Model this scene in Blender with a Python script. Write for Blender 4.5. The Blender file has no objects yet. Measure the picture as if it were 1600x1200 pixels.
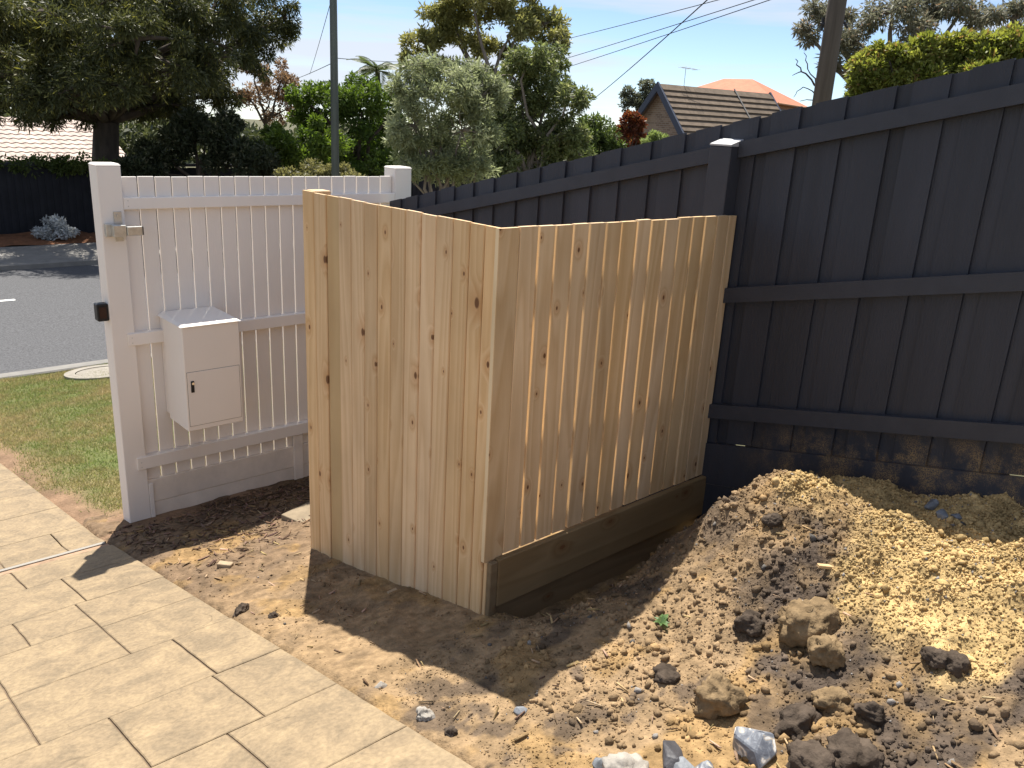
import bpy, bmesh, math, random
import numpy as np
from mathutils import Vector, Matrix, noise as mnoise
R = math.radians
random.seed(7); rng = np.random.default_rng(7)
scene = bpy.context.scene
COL = scene.collection

# ------------------------------------------------------------------ camera, sky, sun
CAM = np.array([0.0, 0.0, 1.55])
AX = (np.array([0.742, -0.668, 0.052]), np.array([-0.165, -0.258, -0.952]), np.array([0.650, 0.698, -0.301]))
F = 1289.65
_r = Vector(AX[0]).normalized(); _f = Vector(AX[2]); _f = (_f - _r * _f.dot(_r)).normalized(); _u = _r.cross(_f)
AX = (np.array(_r), -np.array(_u), np.array(_f))
cd = bpy.data.cameras.new('camera'); cd.sensor_width = 36; cd.lens = F / 1600 * 36; cd.clip_start = 0.05; cd.clip_end = 3000
co = bpy.data.objects.new('camera', cd); COL.objects.link(co)
co.matrix_world = Matrix(((_r[0], _u[0], -_f[0], CAM[0]), (_r[1], _u[1], -_f[1], CAM[1]), (_r[2], _u[2], -_f[2], CAM[2]), (0, 0, 0, 1)))
scene.camera = co

SUN_EL, SUN_AZ = 63.0, 31.0            # azimuth from +Y towards +X
world = bpy.data.worlds.new('World'); scene.world = world; world.use_nodes = True
nt = world.node_tree; nt.nodes.clear()
def N(t, typ, **kw):
    n = t.nodes.new(typ)
    for k, v in kw.items():
        if k.startswith('i_'): n.inputs[k[2:].replace('_', ' ')].default_value = v
        else: setattr(n, k, v)
    return n
sky = N(nt, 'ShaderNodeTexSky', sky_type='NISHITA', sun_disc=False, sun_elevation=R(SUN_EL), sun_rotation=R(SUN_AZ), air_density=1.0, dust_density=0.1, ozone_density=1.6, altitude=3500)
tc = N(nt, 'ShaderNodeTexCoord'); mp = N(nt, 'ShaderNodeMapping'); mp.inputs['Scale'].default_value = (1.0, 1.0, 13.0)
mp.inputs['Rotation'].default_value = (R(4), R(-3), 0)
cn = N(nt, 'ShaderNodeTexNoise'); cn.inputs['Scale'].default_value = 1.7; cn.inputs['Detail'].default_value = 7; cn.inputs['Roughness'].default_value = .55
cr = N(nt, 'ShaderNodeValToRGB'); cr.color_ramp.elements[0].position = .43; cr.color_ramp.elements[1].position = .60
cr.color_ramp.elements[0].color = (0.05, .05, .05, 1); cr.color_ramp.elements[1].color = (.88, .88, .88, 1)
mx = N(nt, 'ShaderNodeMixRGB'); mx.inputs[2].default_value = (5.0, 5.3, 5.9, 1)
bg = N(nt, 'ShaderNodeBackground'); bg.inputs['Strength'].default_value = 0.085; wo = N(nt, 'ShaderNodeOutputWorld')
L = nt.links.new
L(tc.outputs['Generated'], mp.inputs['Vector']); L(mp.outputs[0], cn.inputs['Vector']); L(cn.outputs['Fac'], cr.inputs[0])
L(cr.outputs[0], mx.inputs[0]); L(sky.outputs[0], mx.inputs[1]); L(mx.outputs[0], bg.inputs[0]); L(bg.outputs[0], wo.inputs[0])
sl = bpy.data.lights.new('sun', 'SUN'); sl.energy = 5.0; sl.angle = R(0.53); sl.color = (1.0, .95, .86)
so = bpy.data.objects.new('sun', sl); COL.objects.link(so)
sd = Vector((math.sin(R(SUN_AZ)) * math.cos(R(SUN_EL)), math.cos(R(SUN_AZ)) * math.cos(R(SUN_EL)), math.sin(R(SUN_EL))))
so.rotation_euler = (-sd).to_track_quat('-Z', 'Y').to_euler(); so.location = (6, 10, 20)
scene.view_settings.view_transform = 'Standard'; scene.view_settings.look = 'None'
scene.view_settings.exposure = 0.92; scene.view_settings.gamma = 1.0; scene.view_settings.use_curve_mapping = False
scene.render.engine = 'CYCLES'; scene.cycles.max_bounces = 8; scene.cycles.diffuse_bounces = 5; scene.cycles.transparent_max_bounces = 8

# ------------------------------------------------------------------ helpers
def ray(u, v): return AX[0] * (u - 800) / F + AX[1] * (v - 600) / F + AX[2]
def onx(u, v, x): d = ray(u, v); return CAM + d * (x / d[0])
def ony(u, v, y): d = ray(u, v); return CAM + d * (y / d[1])
def at(u, v, dist): d = ray(u, v); return CAM + d * (dist / math.hypot(d[0], d[1]))
SL = 0.228
def G(y):                               # the lie of the land: drive slope, then nature strip, road, far side
    y = np.asarray(y, float)
    return np.where(y < 5.5, -SL * y, np.where(y < 12.1, -1.254 - .108 * (y - 5.5), -1.98))

class MB:
    def __init__(s): s.v = []; s.f = []
    def add(s, vs, fs):
        o = len(s.v); s.v += [tuple(map(float, p)) for p in vs]; s.f += [tuple(i + o for i in f) for f in fs]; return s
    def box(s, x0, x1, y0, y1, z0, z1, bev=0.0):
        if bev <= 0:
            return s.add([(x, y, z) for z in (z0, z1) for y in (y0, y1) for x in (x0, x1)],
                         [(0, 2, 3, 1), (4, 5, 7, 6), (0, 1, 5, 4), (2, 6, 7, 3), (0, 4, 6, 2), (1, 3, 7, 5)])
        bm = bmesh.new(); r = bmesh.ops.create_cube(bm, size=1)
        for v in bm.verts: v.co = Vector((x0 if v.co.x < 0 else x1, y0 if v.co.y < 0 else y1, z0 if v.co.z < 0 else z1))
        bmesh.ops.bevel(bm, geom=bm.edges[:], offset=bev, segments=1, affect='EDGES')
        bm.verts.index_update()
        s.add([v.co[:] for v in bm.verts], [tuple(v.index for v in f.verts) for f in bm.faces]); bm.free(); return s
    def hexa(s, p):                     # 8 corner points: bottom 4 (ccw), top 4 (ccw)
        return s.add(p, [(3, 2, 1, 0), (4, 5, 6, 7), (0, 1, 5, 4), (1, 2, 6, 5), (2, 3, 7, 6), (3, 0, 4, 7)])
    def tube(s, pts, rad, n=7, cap=True):
        pts = [Vector(p) for p in pts]; m = len(pts); rings = []
        rad = rad if hasattr(rad, '__len__') else [rad] * m
        ref = Vector((.31, .87, .12))
        for i, p in enumerate(pts):
            t = (pts[min(i + 1, m - 1)] - pts[max(i - 1, 0)]).normalized()
            a = t.cross(ref)
            if a.length < .1: a = t.cross(Vector((1, 0, 0)))
            a.normalize(); b = t.cross(a)
            rings.append([p + (a * math.cos(2 * math.pi * k / n) + b * math.sin(2 * math.pi * k / n)) * rad[i] for k in range(n)])
        fs = [(i * n + k, i * n + (k + 1) % n, (i + 1) * n + (k + 1) % n, (i + 1) * n + k) for i in range(m - 1) for k in range(n)]
        if cap: fs += [tuple(range(n - 1, -1, -1)), tuple((m - 1) * n + k for k in range(n))]
        return s.add([v[:] for r in rings for v in r], fs)
    def mesh(s, name):
        me = bpy.data.meshes.new(name); me.from_pydata(s.v, [], s.f); me.update(); return me
    def build(s, name, mat, parent=None, smooth=False):
        return link(name, s.mesh(name), mat, parent, smooth)
def link(name, me, mat, parent=None, smooth=False):
    o = bpy.data.objects.new(name, me); COL.objects.link(o)
    if mat is not None and not me.materials: me.materials.append(mat)
    if smooth: me.polygons.foreach_set('use_smooth', [True] * len(me.polygons))
    if parent is not None: o.parent = parent; o.matrix_parent_inverse = parent.matrix_basis.inverted()
    return o
def tag(o, label=None, cat=None, group=None, kind=None):
    for k, v in (('label', label), ('category', cat), ('group', group), ('kind', kind)):
        if v: o[k] = v
    return o
def empty(name, loc, label, cat, group=None):
    o = bpy.data.objects.new(name, None); COL.objects.link(o); o.location = [float(q) for q in loc]; o.empty_display_size = .1
    return tag(o, label, cat, group)
def fastmesh(name, V, Fq, cols=None):   # numpy verts (n,3), faces (m,k)
    V = np.asarray(V, np.float32); Fq = np.asarray(Fq, np.int32); k = Fq.shape[1]
    me = bpy.data.meshes.new(name); me.vertices.add(len(V)); me.vertices.foreach_set('co', V.ravel())
    me.loops.add(Fq.size); me.loops.foreach_set('vertex_index', Fq.ravel())
    me.polygons.add(len(Fq)); me.polygons.foreach_set('loop_start', np.arange(len(Fq), dtype=np.int32) * k)
    me.update(calc_edges=True)
    if cols is not None:
        a = me.color_attributes.new('Col', 'FLOAT_COLOR', 'POINT')
        c = np.ones((len(V), 4), np.float32); c[:, :3] = cols; a.data.foreach_set('color', c.ravel())
    return me
# cheap numpy value noise
_T = rng.random((256, 256))
def vn(x, y, s):
    x = np.asarray(x, float) * s + 91.3; y = np.asarray(y, float) * s + 47.7
    xi = np.floor(x).astype(int); yi = np.floor(y).astype(int); fx = x - xi; fy = y - yi
    fx = fx * fx * (3 - 2 * fx); fy = fy * fy * (3 - 2 * fy); g = lambda a, b: _T[a % 256, b % 256]
    return (g(xi, yi) * (1 - fx) + g(xi + 1, yi) * fx) * (1 - fy) + (g(xi, yi + 1) * (1 - fx) + g(xi + 1, yi + 1) * fx) * fy - .5
def fbm(x, y, s, o=4): return sum(vn(x + 3.1 * i, y - 1.7 * i, s * 2 ** i) / 2 ** i for i in range(o))
def sstep(a, b, x): t = np.clip((np.asarray(x, float) - a) / (b - a), 0, 1); return t * t * (3 - 2 * t)

# ------------------------------------------------------------------ materials
def mat(name, base=(.5, .5, .5), rough=.7, metal=0.0, var=0.0, vscale=6, bump=0.0, bscale=60, spec=.3, stretch=(1, 1, 1), objrand=0.0, dirt=None, attr=False):
    m = bpy.data.materials.new(name); m.use_nodes = True; t = m.node_tree; b = t.nodes['Principled BSDF']; l = t.links.new
    b.inputs['Roughness'].default_value = rough; b.inputs['Metallic'].default_value = metal; b.inputs['Specular IOR Level'].default_value = spec
    c = None
    tcn = N(t, 'ShaderNodeTexCoord'); mpn = N(t, 'ShaderNodeMapping'); mpn.inputs['Scale'].default_value = stretch
    oi = N(t, 'ShaderNodeObjectInfo'); l(tcn.outputs['Object'], mpn.inputs['Vector'])
    mu = N(t, 'ShaderNodeMath', operation='MULTIPLY'); mu.inputs[1].default_value = 37.0; l(oi.outputs['Random'], mu.inputs[0]); l(mu.outputs[0], mpn.inputs['Location'])
    if attr:
        at_ = N(t, 'ShaderNodeAttribute', attribute_name='Col'); c = at_.outputs['Color']
    else:
        rgb = N(t, 'ShaderNodeRGB'); rgb.outputs[0].default_value = (*base, 1); c = rgb.outputs[0]
    if var:
        n = N(t, 'ShaderNodeTexNoise'); n.inputs['Scale'].default_value = vscale; n.inputs['Detail'].default_value = 6; n.inputs['Roughness'].default_value = .62; l(mpn.outputs[0], n.inputs['Vector'])
        mr = N(t, 'ShaderNodeMapRange'); mr.inputs[1].default_value = .3; mr.inputs[2].default_value = .7; mr.inputs[3].default_value = 1 - var; mr.inputs[4].default_value = 1 + var; l(n.outputs['Fac'], mr.inputs[0])
        vm = N(t, 'ShaderNodeVectorMath', operation='SCALE'); l(c, vm.inputs[0]); l(mr.outputs[0], vm.inputs['Scale']); c = vm.outputs[0]
    if objrand:
        mr = N(t, 'ShaderNodeMapRange'); mr.inputs[3].default_value = 1 - objrand; mr.inputs[4].default_value = 1 + objrand; l(oi.outputs['Random'], mr.inputs[0])
        vm = N(t, 'ShaderNodeVectorMath', operation='SCALE'); l(c, vm.inputs[0]); l(mr.outputs[0], vm.inputs['Scale']); c = vm.outputs[0]
    l(c, b.inputs['Base Color'])
    if bump:
        n = N(t, 'ShaderNodeTexNoise'); n.inputs['Scale'].default_value = bscale; n.inputs['Detail'].default_value = 5; l(mpn.outputs[0], n.inputs['Vector'])
        bp = N(t, 'ShaderNodeBump'); bp.inputs['Strength'].default_value = bump; bp.inputs['Distance'].default_value = .01; l(n.outputs['Fac'], bp.inputs['Height']); l(bp.outputs[0], b.inputs['Normal'])
    return m
def wood_mat(name, base, dark, axis='z', knots=True, across=(1, 1), rough=.62, ring=9.0):
    """pine: rings cut lengthwise into cathedral grain, knots, board to board tint"""
    m = bpy.data.materials.new(name); m.use_nodes = True; t = m.node_tree; b = t.nodes['Principled BSDF']; l = t.links.new
    b.inputs['Roughness'].default_value = rough; b.inputs['Specular IOR Level'].default_value = .25
    tcn = N(t, 'ShaderNodeTexCoord'); oi = N(t, 'ShaderNodeObjectInfo'); geo = N(t, 'ShaderNodeNewGeometry')
    rnd = N(t, 'ShaderNodeMath', operation='MULTIPLY'); rnd.inputs[1].default_value = 53.0; l(oi.outputs['Random'], rnd.inputs[0])
    off = N(t, 'ShaderNodeVectorMath', operation='ADD'); l(geo.outputs['Position'], off.inputs[0]); l(rnd.outputs[0], off.inputs[1])
    st = N(t, 'ShaderNodeMapping'); l(off.outputs[0], st.inputs['Vector'])
    st.inputs['Scale'].default_value = {'z': (1, 1, .07), 'x': (.07, 1, 1), 'y': (1, .07, 1)}[axis]
    # knot field
    kn = N(t, 'ShaderNodeTexVoronoi', feature='F1'); kn.inputs['Scale'].default_value = 5.2
    sx = N(t, 'ShaderNodeSeparateXYZ'); l(off.outputs[0], sx.inputs[0]); o3 = {'z': (0, 1, 2), 'x': (1, 2, 0), 'y': (0, 2, 1)}[axis]
    ac = N(t, 'ShaderNodeMath', operation='ADD'); l(sx.outputs[o3[0]], ac.inputs[0]); l(sx.outputs[o3[1]], ac.inputs[1])
    al = N(t, 'ShaderNodeMath', operation='MULTIPLY'); al.inputs[1].default_value = .62; l(sx.outputs[o3[2]], al.inputs[0])
    ks = N(t, 'ShaderNodeCombineXYZ'); l(ac.outputs[0], ks.inputs[0]); l(al.outputs[0], ks.inputs[1]); kn.voronoi_dimensions = '2D'
    l(ks.outputs[0], kn.inputs['Vector'])
    sep = N(t, 'ShaderNodeSeparateColor'); l(kn.outputs['Color'], sep.inputs[0])
    pick = N(t, 'ShaderNodeMath', operation='GREATER_THAN'); pick.inputs[1].default_value = .34 if knots else 2.0; l(sep.outputs[0], pick.inputs[0])
    kr = N(t, 'ShaderNodeMapRange', interpolation_type='SMOOTHSTEP'); kr.inputs[1].default_value = .085; kr.inputs[2].default_value = .05; kr.inputs[3].default_value = 0; kr.inputs[4].default_value = 1; kz = N(t, 'ShaderNodeMapRange'); kz.inputs[3].default_value = .8; kz.inputs[4].default_value = 4.2; l(sep.outputs[1], kz.inputs[0]); kd = N(t, 'ShaderNodeMath', operation='MULTIPLY'); l(kn.outputs['Distance'], kd.inputs[0]); l(kz.outputs[0], kd.inputs[1]); l(kd.outputs[0], kr.inputs[0])
    kf = N(t, 'ShaderNodeMath', operation='MULTIPLY'); l(kr.outputs[0], kf.inputs[0]); l(pick.outputs[0], kf.inputs[1])
    halo = N(t, 'ShaderNodeMapRange', interpolation_type='SMOOTHSTEP'); halo.inputs[1].default_value = .42; halo.inputs[2].default_value = .03; halo.inputs[3].default_value = 0; halo.inputs[4].default_value = 1; l(kd.outputs[0], halo.inputs[0])
    hf = N(t, 'ShaderNodeMath', operation='MULTIPLY'); l(halo.outputs[0], hf.inputs[0]); l(pick.outputs[0], hf.inputs[1])
    # rings
    n1 = N(t, 'ShaderNodeTexNoise'); n1.inputs['Scale'].default_value = 3.2; n1.inputs['Detail'].default_value = 2.5; l(st.outputs[0], n1.inputs['Vector'])
    a1 = N(t, 'ShaderNodeMath', operation='MULTIPLY_ADD'); a1.inputs[1].default_value = ring; l(n1.outputs['Fac'], a1.inputs[0])
    hm = N(t, 'ShaderNodeMath', operation='MULTIPLY'); hm.inputs[1].default_value = 1.3; l(hf.outputs[0], hm.inputs[0]); l(hm.outputs[0], a1.inputs[2])
    fr = N(t, 'ShaderNodeMath', operation='FRACT'); l(a1.outputs[0], fr.inputs[0])
    rr = N(t, 'ShaderNodeValToRGB'); e = rr.color_ramp.elements; e[0].position = 0; e[0].color = (0, 0, 0, 1); e[1].position = .78; e[1].color = (1, 1, 1, 1)
    e2 = rr.color_ramp.elements.new(.97); e2.color = (.15, .15, .15, 1); l(fr.outputs[0], rr.inputs[0])
    fine = N(t, 'ShaderNodeTexNoise'); fine.inputs['Scale'].default_value = 130; fine.inputs['Detail'].default_value = 3; l(st.outputs[0], fine.inputs['Vector'])
    gm = N(t, 'ShaderNodeMath', operation='MULTIPLY_ADD'); gm.inputs[1].default_value = .55; l(rr.outputs[0], gm.inputs[0])
    fm = N(t, 'ShaderNodeMath', operation='MULTIPLY'); fm.inputs[1].default_value = .45; l(fine.outputs['Fac'], fm.inputs[0]); l(fm.outputs[0], gm.inputs[2])
    c1 = N(t, 'ShaderNodeMixRGB'); c1.inputs[1].default_value = (*base, 1); c1.inputs[2].default_value = (*dark, 1)
    g2 = N(t, 'ShaderNodeMath', operation='MULTIPLY'); g2.inputs[1].default_value = .8; l(gm.outputs[0], g2.inputs[0]); l(g2.outputs[0], c1.inputs[0])
    # board tint and blotches
    hsv = N(t, 'ShaderNodeHueSaturation'); l(c1.outputs[0], hsv.inputs['Color'])
    mr = N(t, 'ShaderNodeMapRange'); mr.inputs[3].default_value = .86; mr.inputs[4].default_value = 1.1; l(oi.outputs['Random'], mr.inputs[0])
    bl = N(t, 'ShaderNodeTexNoise'); bl.inputs['Scale'].default_value = 2.2; bl.inputs['Detail'].default_value = 4; l(off.outputs[0], bl.inputs['Vector'])
    bm_ = N(t, 'ShaderNodeMapRange'); bm_.inputs[1].default_value = .3; bm_.inputs[2].default_value = .7; bm_.inputs[3].default_value = .88; bm_.inputs[4].default_value = 1.08; l(bl.outputs['Fac'], bm_.inputs[0])
    vv = N(t, 'ShaderNodeMath', operation='MULTIPLY'); l(mr.outputs[0], vv.inputs[0]); l(bm_.outputs[0], vv.inputs[1]); l(vv.outputs[0], hsv.inputs['Value'])
    ms = N(t, 'ShaderNodeMath', operation='MULTIPLY'); ms.inputs[1].default_value = 7.31; l(oi.outputs['Random'], ms.inputs[0]); mf = N(t, 'ShaderNodeMath', operation='FRACT'); l(ms.outputs[0], mf.inputs[0])
    sr = N(t, 'ShaderNodeMapRange'); sr.inputs[3].default_value = .90; sr.inputs[4].default_value = 1.06; l(mf.outputs[0], sr.inputs[0]); l(sr.outputs[0], hsv.inputs['Saturation'])
    c2 = N(t, 'ShaderNodeMixRGB', blend_type='MULTIPLY'); hh = N(t, 'ShaderNodeMath', operation='MULTIPLY'); hh.inputs[1].default_value = .45; l(hf.outputs[0], hh.inputs[0]); l(hh.outputs[0], c2.inputs[0]); l(hsv.outputs[0], c2.inputs[1]); c2.inputs[2].default_value = (.72, .5, .33, 1)
    c3 = N(t, 'ShaderNodeMixRGB'); l(kf.outputs[0], c3.inputs[0]); l(c2.outputs[0], c3.inputs[1]); c3.inputs[2].default_value = (.16, .075, .032, 1)
    l(c3.outputs[0], b.inputs['Base Color'])
    bp = N(t, 'ShaderNodeBump'); bp.inputs['Strength'].default_value = .25; bp.inputs['Distance'].default_value = .004; l(gm.outputs[0], bp.inputs['Height']); l(bp.outputs[0], b.inputs['Normal'])
    return m
def leaf_mat(name, trans=.45, rough=.5):
    m = bpy.data.materials.new(name); m.use_nodes = True; t = m.node_tree; t.nodes.clear(); l = t.links.new
    a = N(t, 'ShaderNodeAttribute', attribute_name='Col')
    p = N(t, 'ShaderNodeBsdfPrincipled'); p.inputs['Roughness'].default_value = rough; p.inputs['Specular IOR Level'].default_value = .3; l(a.outputs['Color'], p.inputs['Base Color'])
    tr = N(t, 'ShaderNodeBsdfTranslucent'); hs = N(t, 'ShaderNodeHueSaturation'); hs.inputs['Saturation'].default_value = 1.15; hs.inputs['Value'].default_value = 1.5; l(a.outputs['Color'], hs.inputs['Color']); l(hs.outputs[0], tr.inputs['Color'])
    ms = N(t, 'ShaderNodeMixShader'); ms.inputs[0].default_value = trans; l(p.outputs[0], ms.inputs[1]); l(tr.outputs[0], ms.inputs[2])
    o = N(t, 'ShaderNodeOutputMaterial'); l(ms.outputs[0], o.inputs[0]); return m

M = {}
M['pine'] = wood_mat('pine', (.73, .53, .315), (.52, .32, .145), ring=15)
M['pine_gold'] = wood_mat('pine_gold', (.58, .40, .185), (.48, .29, .11), knots=False, ring=5)
M['pine_x'] = wood_mat('pine_rail_x', (.60, .42, .22), (.45, .27, .11), axis='x')
M['pine_y'] = wood_mat('pine_rail_y', (.60, .42, .22), (.45, .27, .11), axis='y')
M['pine_glow_edge'] = wood_mat('pine_slit_glow', (.82, .66, .43), (.74, .56, .33), knots=False)  # same pine, lightened: the glow in the paling gaps is put into the colour
M['sleeper'] = wood_mat('treated_plinth', (.27, .19, .10), (.17, .108, .05), axis='x')
M['white'] = mat('white_paint', (.82, .765, .71), .55, var=.035, vscale=3, bump=.08, bscale=160, stretch=(1, 1, .15), objrand=.02)
M['white_low'] = mat('white_paint_soiled', (.81, .72, .62), .65, var=.12, vscale=5, bump=.1, bscale=120, objrand=.03)
M['box'] = mat('parcel_box_enamel', (.80, .745, .69), .42, var=.015, vscale=4, spec=.45)
M['char'] = mat('charcoal_paint', (.036, .0385, .050), .5, var=.2, vscale=5, bump=.3, bscale=190, stretch=(1, 1, .12), objrand=.12, spec=.35)
M['charpost'] = mat('charcoal_post', (.040, .0425, .054), .48, var=.12, vscale=7, bump=.15, bscale=150, spec=.35)
M['galv'] = mat('galvanised_steel', (.56, .56, .54), .38, metal=.85, var=.15, vscale=30)
M['black'] = mat('black_plastic', (.016, .016, .018), .4)
M['lens'] = mat('sensor_lens', (.03, .012, .012), .12, spec=.6)
M['chrome'] = mat('key_lock', (.75, .74, .72), .25, metal=.9)
M['seam'] = mat('dark_seam', (.13, .12, .11), .8)

# charcoal palings of the lower part carry soil splashes
def splash(m, zoff):
    t = m.node_tree; l = t.links.new; b = t.nodes['Principled BSDF']; src = b.inputs['Base Color'].links[0].from_socket
    g = N(t, 'ShaderNodeNewGeometry'); s = N(t, 'ShaderNodeSeparateXYZ'); l(g.outputs['Position'], s.inputs[0])
    hy = N(t, 'ShaderNodeMath', operation='MULTIPLY_ADD'); hy.inputs[1].default_value = SL; l(s.outputs[1], hy.inputs[0]); l(s.outputs[2], hy.inputs[2])
    up = N(t, 'ShaderNodeMapRange'); up.inputs[1].default_value = zoff + .20; up.inputs[2].default_value = zoff + .06; l(hy.outputs[0], up.inputs[0])
    n = N(t, 'ShaderNodeTexNoise'); n.inputs['Scale'].default_value = 7; n.inputs['Detail'].default_value = 6; n.inputs['Roughness'].default_value = .7; l(g.outputs['Position'], n.inputs['Vector'])
    n2 = N(t, 'ShaderNodeMapRange'); n2.inputs[1].default_value = .45; n2.inputs[2].default_value = .62; l(n.outputs['Fac'], n2.inputs[0])
    n3 = N(t, 'ShaderNodeTexNoise'); n3.inputs['Scale'].default_value = 240; l(g.outputs['Position'], n3.inputs['Vector'])
    n4 = N(t, 'ShaderNodeMapRange'); n4.inputs[1].default_value = .38; n4.inputs[2].default_value = .6; l(n3.outputs['Fac'], n4.inputs[0])
    yy = N(t, 'ShaderNodeMapRange'); yy.inputs[1].default_value = 2.2; yy.inputs[2].default_value = 1.8; l(s.outputs[1], yy.inputs[0])
    q = None
    for o in (n2.outputs[0], n4.outputs[0], yy.outputs[0]):
        k = N(t, 'ShaderNodeMath', operation='MULTIPLY'); l((q or up.outputs[0]), k.inputs[0]); l(o, k.inputs[1]); q = k.outputs[0]
    mixn = N(t, 'ShaderNodeMixRGB'); l(q, mixn.inputs[0]); l(src, mixn.inputs[1]); mixn.inputs[2].default_value = (.30, .20, .095, 1); l(mixn.outputs[0], b.inputs['Base Color'])
splash(M['char'], .45)

def concrete_mat():
    m = mat('stamped_concrete', (.60, .47, .30), .7, var=.22, vscale=3.0, bump=.5, bscale=26, spec=.3, objrand=.05)
    t = m.node_tree; l = t.links.new; b = t.nodes['Principled BSDF']; src = b.inputs['Base Color'].links[0].from_socket
    g = N(t, 'ShaderNodeNewGeometry')
    n = N(t, 'ShaderNodeTexNoise'); n.inputs['Scale'].default_value = 5.5; n.inputs['Detail'].default_value = 9; n.inputs['Roughness'].default_value = .74; n.inputs['Distortion'].default_value = .6; l(g.outputs['Position'], n.inputs['Vector'])
    r = N(t, 'ShaderNodeValToRGB'); e = r.color_ramp.elements; e[0].position = .40; e[0].color = (.195, .146, .090, 1); e[1].position = .64; e[1].color = (.305, .226, .132, 1)
    k = e.new(.5); k.color = (.245, .181, .109, 1); l(n.outputs['Fac'], r.inputs[0])
    n2 = N(t, 'ShaderNodeTexNoise'); n2.inputs['Scale'].default_value = 60; n2.inputs['Detail'].default_value = 4; l(g.outputs['Position'], n2.inputs['Vector'])
    m2 = N(t, 'ShaderNodeMapRange'); m2.inputs[1].default_value = .3; m2.inputs[2].default_value = .7; m2.inputs[3].default_value = .85; m2.inputs[4].default_value = 1.15; l(n2.outputs['Fac'], m2.inputs[0])
    # slate-like veins
    mp2 = N(t, 'ShaderNodeMapping'); mp2.inputs['Scale'].default_value = (1.1, 2.6, 1); mp2.inputs['Rotation'].default_value = (0, 0, .35); l(g.outputs['Position'], mp2.inputs['Vector'])
    w = N(t, 'ShaderNodeTexNoise'); w.inputs['Scale'].default_value = 1.5; w.inputs['Detail'].default_value = 2; l(mp2.outputs[0], w.inputs['Vector'])
    wa = N(t, 'ShaderNodeMath', operation='SUBTRACT'); wa.inputs[1].default_value = .53; l(w.outputs['Fac'], wa.inputs[0]); wb = N(t, 'ShaderNodeMath', operation='ABSOLUTE'); l(wa.outputs[0], wb.inputs[0])
    vein = N(t, 'ShaderNodeMapRange', interpolation_type='SMOOTHSTEP'); vein.inputs[1].default_value = 0; vein.inputs[2].default_value = .006; vein.inputs[3].default_value = .72; vein.inputs[4].default_value = 1; l(wb.outputs[0], vein.inputs[0])
    brk = N(t, 'ShaderNodeTexNoise'); brk.inputs['Scale'].default_value = 2.2; l(g.outputs['Position'], brk.inputs['Vector'])
    bk = N(t, 'ShaderNodeMapRange'); bk.inputs[1].default_value = .5; bk.inputs[2].default_value = .6; l(brk.outputs['Fac'], bk.inputs[0])
    vx = N(t, 'ShaderNodeMixRGB'); l(bk.outputs[0], vx.inputs[0]); vx.inputs[1].default_value = (1, 1, 1, 1); l(vein.outputs[0], vx.inputs[2])
    s1 = N(t, 'ShaderNodeVectorMath', operation='SCALE'); l(r.outputs[0], s1.inputs[0]); l(m2.outputs[0], s1.inputs['Scale'])
    s2 = N(t, 'ShaderNodeMixRGB', blend_type='MULTIPLY'); s2.inputs[0].default_value = 1; l(s1.outputs[0], s2.inputs[1]); l(vx.outputs[0], s2.inputs[2])
    l(s2.outputs[0], b.inputs['Base Color'])
    bp = N(t, 'ShaderNodeBump'); bp.inputs['Strength'].default_value = .6; bp.inputs['Distance'].default_value = .008
    ad = N(t, 'ShaderNodeMath', operation='ADD'); l(n.outputs['Fac'], ad.inputs[0]); mm = N(t, 'ShaderNodeMath', operation='MULTIPLY'); mm.inputs[1].default_value = .25; l(n2.outputs['Fac'], mm.inputs[0]); l(mm.outputs[0], ad.inputs[1])
    ad2 = N(t, 'ShaderNodeMath', operation='MULTIPLY_ADD'); ad2.inputs[1].default_value = .5; l(vx.outputs[0], ad2.inputs[0]); l(ad.outputs[0], ad2.inputs[2])
    l(ad2.outputs[0], bp.inputs['Height']); l(bp.outputs[0], b.inputs['Normal'])
    return m
M['slab'] = concrete_mat()
M['grout'] = mat('concrete_joint', (.14, .10, .066), .9, var=.2, vscale=20)
M['asphalt'] = mat('asphalt', (.085, .085, .09), .85, var=.45, vscale=38, bump=.6, bscale=120)
M['line'] = mat('road_paint', (.78, .78, .75), .7, var=.08, vscale=20)
M['conc'] = mat('plain_concrete', (.20, .19, .175), .85, var=.15, vscale=4, bump=.2, bscale=40)
M['lidconc'] = mat('lid_concrete', (.25, .225, .19), .85, var=.18, vscale=9, bump=.2, bscale=60)
M['turf'] = mat('turf_base', (.105, .105, .045), .95, var=.45, vscale=3, bump=.6, bscale=50)
M['land'] = mat('far_ground', (.09, .085, .045), .95, var=.35, vscale=.4)
M['mulch'] = mat('red_mulch', (.155, .068, .032), .95, var=.5, vscale=9, bump=1, bscale=25)
M['soil'] = mat('soil', rough=.95, attr=True, var=.22, vscale=38, bump=.9, bscale=75, spec=.12)
M['clod'] = mat('clods', rough=.95, attr=True, var=.15, vscale=60, bump=.5, bscale=110, spec=.12)
M['leaf'] = leaf_mat('foliage', .42)
M['leafdark'] = leaf_mat('foliage_dense', .28)
M['grass'] = leaf_mat('grass_blades', .3)
M['bark'] = mat('bark', (.085, .065, .05), .9, var=.4, vscale=6, bump=.8, bscale=20, stretch=(1, 1, .25))
M['gumbark'] = mat('gum_bark', (.21, .175, .145), .85, var=.4, vscale=4, bump=.4, bscale=15, stretch=(1, 1, .25))
M['polewood'] = mat('pole_timber', (.105, .085, .068), .85, var=.4, vscale=8, bump=.7, bscale=40, stretch=(1, 1, .06))
M['polegreen'] = mat('pole_timber_green', (.115, .125, .105), .85, var=.3, vscale=8, bump=.5, bscale=40, stretch=(1, 1, .06))
M['wire'] = mat('cable', (.03, .03, .035), .6)
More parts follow.
